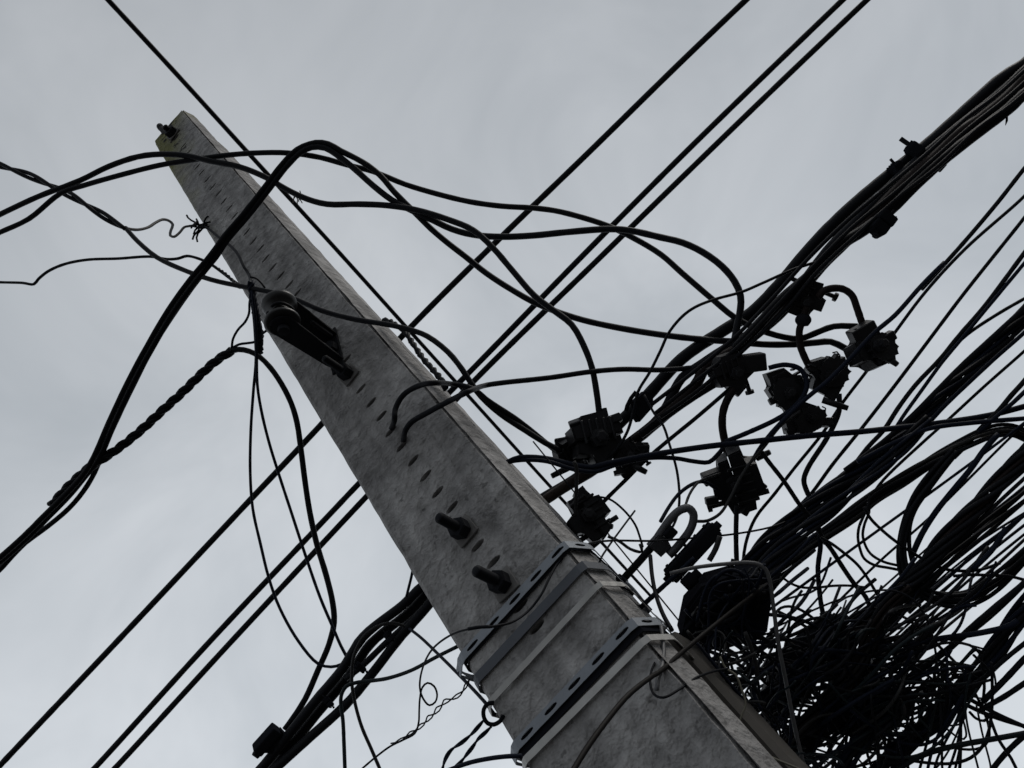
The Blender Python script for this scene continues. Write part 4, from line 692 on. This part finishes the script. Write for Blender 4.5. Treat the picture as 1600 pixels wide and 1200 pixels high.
# ------------------------------------------------------------------ single cables fanning out to the right
FAN = [
 ('upper of two crossing cables at the right edge above the far round connector', [(1620, 284), (1600, 307), (1508, 389), (1447, 455), (1398, 520), (1358, 575), (1316, 630), (1286, 676), (1240, 733), (1210, 772), (1180, 810), (1165, 850), (1160, 890)], 1.70, 5.4, BLK),
 ('lower of two crossing cables at the right edge above the far round connector', [(1620, 241), (1600, 264), (1560, 315), (1512, 372), (1480, 408), (1440, 452)], 1.66, 7, BLK),
 ('long thin straight cable right of the crossing pair', [(1620, 315), (1600, 341), (1506, 459), (1466, 512), (1400, 600), (1345, 671), (1300, 727), (1267, 772), (1240, 800)], 1.72, 6, BLK),
 ('paired straight cable meeting the level cable from above', [(1620, 370), (1600, 396), (1538, 479), (1499, 524), (1469, 561), (1431, 601), (1403, 638), (1381, 672), (1355, 700), (1330, 735), (1315, 765)], 1.66, 7.5, BLK),
 ('thin twin of the paired straight cable on its right', [(1620, 388), (1600, 412), (1540, 484), (1502, 530), (1472, 566), (1440, 610), (1410, 652), (1390, 684), (1360, 720)], 1.65, 6, BLU),
 ('thin cable cutting across the paired cables near the right edge', [(1620, 456), (1600, 467), (1560, 490), (1512, 522), (1480, 552)], 1.66, 5.5, BLK),
 ('cable clinging to the upper side of the first thick trunk', [(1620, 452), (1600, 480), (1556, 522), (1508, 566), (1470, 604), (1430, 645), (1380, 690), (1320, 735)], 1.64, 8, BLK),
 ('cable clinging to the lower side of the first thick trunk', [(1620, 500), (1600, 520), (1560, 555), (1520, 592), (1478, 632), (1440, 672), (1400, 706), (1360, 738)], 1.62, 7, BLU),
 ('thin straight cable between the first trunk and the arched trunk', [(1620, 530), (1600, 549), (1540, 602), (1478, 659), (1440, 693), (1381, 749), (1362, 774), (1340, 800)], 1.66, 5, BLK),
 ('cable forking off the level cable towards the upper right', [(1620, 570), (1600, 596), (1580, 618), (1561, 641), (1534, 668), (1508, 697), (1490, 715)], 1.60, 8, BLK),
 ('lower fork beside the cable leaving the level one', [(1620, 594), (1600, 613), (1582, 630), (1560, 648), (1530, 675)], 1.58, 7, BLU),
 ('cable running just under the level one to the right edge', [(1620, 652), (1600, 654), (1525, 660), (1450, 670), (1412, 685), (1375, 703), (1340, 722)], 1.58, 7.5, BLU),
 ('thin straight cable passing under the arch at the right edge', [(1620, 645), (1572, 690), (1512, 750), (1450, 811), (1425, 833), (1380, 872), (1330, 920), (1290, 960)], 1.58, 4, BLK),
 ('cable leaving the arch underside and running into the coil', [(1560, 678), (1540, 700), (1515, 735), (1490, 765), (1462, 800), (1440, 835), (1424, 870)], 1.54, 9, BLU),
 ('thin cable directly above the straight double trunk', [(1620, 730), (1600, 748), (1560, 785), (1517, 826), (1482, 860), (1440, 900), (1400, 935)], 1.52, 6, BLK),
 ('thin cable directly below the straight double trunk', [(1620, 790), (1600, 805), (1560, 835), (1520, 868), (1490, 895), (1450, 930), (1420, 958)], 1.52, 5, BLU),
 ('slightly bowed cable below the coil ending at the right edge', [(1620, 840), (1600, 858), (1575, 880), (1545, 905), (1510, 935), (1470, 970), (1430, 1005), (1400, 1035), (1370, 1060)], 1.48, 6, BLK),
 ('long bare cable sloping to the right edge below the coil', [(1625, 890), (1600, 912), (1550, 953), (1512, 986), (1487, 1010), (1440, 1045), (1420, 1058), (1380, 1085)], 1.46, 9.5, BLK),
 ('level branch from the corner trunk to the middle of the mass', [(1590, 970), (1582, 976), (1560, 983), (1525, 990), (1475, 997), (1425, 1005), (1375, 1012), (1330, 1022)], 1.44, 9.5, BLU),
 ('greenish cable sloping gently from the right edge at the bottom', [(1625, 1141), (1600, 1146), (1550, 1155), (1500, 1164), (1465, 1172), (1430, 1185), (1400, 1205)], 1.38, 8.5, TEA),
 ('steep straight cable in the bottom right corner', [(1620, 1135), (1600, 1150), (1580, 1168), (1560, 1190), (1545, 1210)], 1.38, 8, BLK),
 ('thin cable crossing the bottom right corner the other way', [(1548, 1125), (1560, 1155), (1580, 1185), (1592, 1210)], 1.36, 5, BLK),
 ('straight cable from the right edge into the corner trunk, upper of two', [(1620, 990), (1600, 1006), (1570, 1030), (1545, 1053), (1520, 1075), (1500, 1096)], 1.42, 7, BLK),
 ('straight cable from the right edge into the corner trunk, lower of two', [(1620, 1055), (1600, 1068), (1570, 1088), (1545, 1102), (1528, 1112)], 1.42, 8, BLK),
 ('lumpy taped cable from the right edge near the corner trunk', [(1620, 1012), (1600, 1030), (1585, 1046), (1570, 1062), (1552, 1080), (1535, 1097)], 1.42, 9, BLK),
 ('greenish cable end bent like a step in the lower tangle', [(1340, 1154), (1362, 1153), (1382, 1138), (1400, 1126), (1415, 1115), (1421, 1100), (1428, 1095), (1445, 1098), (1462, 1104)], 1.40, 7, TEA),
 ('cut thick cable end pointing up in front of the lower tangle', [(1463, 974), (1440, 998), (1420, 1018), (1400, 1040)], 1.44, 9, BLK),
 ('cut cable end sticking up beside the double trunk', [(1572, 824), (1560, 845), (1548, 862), (1520, 890)], 1.46, 8, BLU),
 ('small cable arching over the corner trunk', [(1430, 1015), (1455, 1008), (1490, 1004), (1515, 1008), (1530, 1020), (1535, 1040), (1538, 1075), (1535, 1100)], 1.42, 4.5, BLK),
 ('slack cable crossing beneath the coil towards the right', [(1490, 900), (1520, 898), (1545, 899), (1575, 900), (1600, 906), (1620, 912)], 1.48, 5, BLK),
]
for lab, pts, z, wd, m in FAN: cable('fan_cable', lab, pts, z, wd, m, ext=3, group='cables fanning to the right')
LOOPS = [
 ('outer thin loop hanging left of the coil under the arched trunk', zz(1200, 600, 4, [(640, 700), (622, 760), (600, 820), (570, 890), (562, 960), (575, 1030), (600, 1090), (660, 1130), (760, 1150), (860, 1170)]), 1.54, 4.6),
 ('inner thin loop hanging left of the coil under the arched trunk', zz(1200, 600, 4, [(625, 740), (632, 800), (605, 870), (592, 940), (605, 1000), (640, 1060), (720, 1110), (840, 1140)]), 1.53, 4.4),
 ('slanting thin cable from the arched trunk down through the coil', zz(1200, 600, 4, [(600, 770), (640, 840), (720, 920), (800, 985), (880, 1040), (980, 1100), (1100, 1155), (1200, 1168), (1330, 1160), (1450, 1120)]), 1.52, 5),
 ('steep cable falling from the trunk crossing towards the lower mass', zz(1200, 600, 4, [(300, 880), (340, 960), (400, 1040), (470, 1150), (540, 1250), (610, 1330), (640, 1400)]), 1.54, 7.5),
 ('thinner cable beside the steep one falling to the lower mass', zz(1200, 600, 4, [(330, 960), (400, 1000), (480, 1060), (560, 1130), (620, 1210), (680, 1310), (740, 1400)]), 1.53, 5),
 ('long shallow slack wire right of the pale hanging wire', zz(1200, 900, 4, [(90, 10), (150, 50), (220, 72), (310, 72), (400, 62), (500, 60), (600, 70)]), 1.54, 4),
 ('small arch of thin wire above the broad closure', zz(1200, 900, 4, [(40, 240), (80, 200), (130, 190), (190, 205), (250, 240), (300, 280), (320, 310)]), 1.50, 4.6),
 ('thin wire slanting down across the pale hanging wire', zz(1200, 900, 4, [(60, 220), (110, 245), (170, 275), (240, 320)]), 1.46, 5),
 ('tight loop of wire in the lower right tangle', zz(1200, 900, 4, [(950, 690), (1010, 705), (1060, 740), (1010, 750), (970, 790), (950, 840), (960, 880)]), 1.40, 4),
 ('arched wire behind the corner trunk', zz(1200, 900, 4, [(1150, 640), (1190, 570), (1240, 510), (1300, 460), (1340, 480)]), 1.42, 4.6),
 ('round wire loop above the corner trunk', zz(1200, 900, 4, [(1040, 720), (1040, 620), (1050, 560), (1090, 550), (1115, 590), (1118, 680), (1110, 760)]), 1.42, 5),
 ('hanging wire loop beneath the corner trunk', zz(1200, 900, 4, [(1400, 810), (1390, 860), (1350, 905), (1300, 890), (1260, 850)]), 1.40, 4.4),
]
for lab, pts, z, wd in LOOPS: cable('loop_wire', lab, pts, z, wd, BLK, 'wire', step=7)

# ------------------------------------------------------------------ the dense tangle: many thin wires that nothing tells apart
rt = random.Random(21)
def edge_x(y): return 920 + (y - 846) * 0.813
MASS = [(1170, 1000, 45), (1230, 1050, 50), (1290, 1040, 45), (1340, 1090, 45), (1250, 1130, 45), (1180, 1080, 35), (1380, 1010, 40), (1290, 1170, 40), (1215, 1165, 40), (1350, 1150, 40)]
CORN = [(1440, 1120, 35), (1490, 1080, 30), (1400, 1165, 30), (1530, 1050, 25)]
def pick(A):
    x, y, r = rt.choice(A); return rt.gauss(x, r * 0.6), min(1205, rt.gauss(y, r * 0.6))
def slack(a, b, bulge, wob):
    """a slack run from a to b: bulged to one side with a little wander"""
    n = 9; dx, dy = b[0] - a[0], b[1] - a[1]; L = math.hypot(dx, dy) + 1; nx, ny = -dy / L, dx / L; p1, p2 = rt.uniform(0, 6), rt.uniform(0, 6); pts = []
    for k in range(n + 1):
        t = k / n; o = bulge * math.sin(math.pi * t) + wob * (math.sin(5 * t + p1) - math.sin(p1) * (1 - t) - math.sin(5 + p1) * t); q = wob * (math.sin(4 * t + p2) - math.sin(p2) * (1 - t) - math.sin(4 + p2) * t)
        x, y = a[0] + dx * t + nx * o + dx / L * q, a[1] + dy * t + ny * o + dy / L * q
        pts.append((max(x, edge_x(y) + 40), y))
    return pts
def twire(name, lab, grp, pts, z, wd, ms, step=10, ext=0.8):
    cable(name, lab, pts, z, wd, rt.choice(ms), 'wire', grp, step=step, n=6, ext=ext)
for i in range(150):
    a, b = pick(MASS), pick(MASS)
    if i % 5 < 3: ln, an = rt.uniform(70, 210), math.radians(rt.uniform(28, 62)); b = (a[0] + ln * math.cos(an), a[1] - ln * math.sin(an))
    L = math.dist(a, b)
    place = 'at the foot of the dense mass' if a[1] > 1110 else ('in the dense mass nearest the pole' if a[0] < 1240 else 'in the upper dense mass')
    twire('tangle_wire', ('short dark wire slanting up right ' if i % 5 < 3 else 'thin dark wire curling in a loop ') + place, 'loose wires of the dense mass', slack(a, b, rt.uniform(-0.9, 0.9) * ((14 + 0.12 * L) if i % 5 < 3 else (50 + 0.4 * L)), rt.uniform(3, 14)), (rt.uniform(1.34, 1.58), rt.uniform(1.32, 1.5), rt.uniform(1.34, 1.58)), rt.uniform(2.8, 6.0), (BLK, BLK, BLU, BLU, TEA, DKG))
for i in range(60):
    a, b = pick(CORN), pick(CORN if rt.random() < 0.6 else MASS); L = math.dist(a, b)
    twire('corner_wire', ('thin dark wire looping low ' if a[1] > 1105 else 'thin dark wire looping high ') + 'about the heavy corner trunk', 'loose wires round the corner trunk', slack(a, b, rt.uniform(-1, 1) * (45 + 0.4 * L), rt.uniform(2, 10)), (rt.uniform(1.36, 1.48), rt.uniform(1.34, 1.48)), rt.uniform(2.8, 5.0), (BLK, BLK, BLU, TEA))
for i in range(19):
    # straight runs parallel with the street, out of the mass towards the upper right
    a = pick([(1230, 1040, 50), (1300, 1050, 50), (1360, 1070, 50)]); ang = math.radians(rt.uniform(-46, -36)); L = (1630 - a[0]) / math.cos(ang)
    b = (a[0] + math.cos(ang) * L, a[1] + math.sin(ang) * L)
    twire('straight_wire', 'straight dark wire slanting up right out of the dense mass', 'straight wires out of the dense mass', slack(a, b, rt.uniform(-14, 14), 2), (rt.uniform(1.50, 1.6), rt.uniform(1.56, 1.74)), rt.uniform(3.0, 5.4), (BLK, BLU), 30, 3)
for i in range(20):
    a = pick([(1430, 1080, 50), (1360, 1120, 40), (1500, 1060, 40)]); b = (a[0] + rt.uniform(-70, 25), 1215)
    twire('hanging_wire', 'thin dark wire hanging steeply down to the bottom edge', 'steep wires at the bottom', slack(a, b, rt.uniform(-18, 18), 4), rt.uniform(1.36, 1.48), rt.uniform(3, 5.5), (BLK, BLU, TEA), 12, 0.5)
for i in range(46):
    a = pick([(1130, 930, 30), (1160, 900, 30), (1110, 980, 30)]); b = pick([(1180, 1010, 30), (1190, 915, 22), (1100, 960, 25)])
    twire('closure_wire', 'thin wire straggling over the front of the large closure', 'wires on the large closure', slack(a, b, rt.uniform(-34, 34), 9), (rt.uniform(1.33, 1.42), rt.uniform(1.33, 1.46)), rt.uniform(2.6, 7.0), (BLK, BLU, BLU, DKG), 8, 0.2)
for i in range(52):
    # loose wires crowding the right flank of the pole in front of the duct
    t = rt.random(); y0 = 985 + 215 * t; a = (edge_x(y0) + rt.uniform(6, 60), y0); ln, an = rt.uniform(40, 120), rt.uniform(0, 6.28); b = (a[0] + ln * abs(math.cos(an)), min(1212, a[1] + ln * math.sin(an)))
    pts = [(max(x, edge_x(y) + 3), y) for x, y in slack(a, b, rt.uniform(-35, 35), rt.uniform(2, 9))]
    twire('flank_wire', 'thin dark wire crowding the lower right flank of the pole', 'wires along the pole flank', pts, (rt.uniform(1.26, 1.36), rt.uniform(1.24, 1.40)), rt.uniform(2.8, 6.5), (BLK, BLU, BLU, TEA, DKG), 8, 0.3)
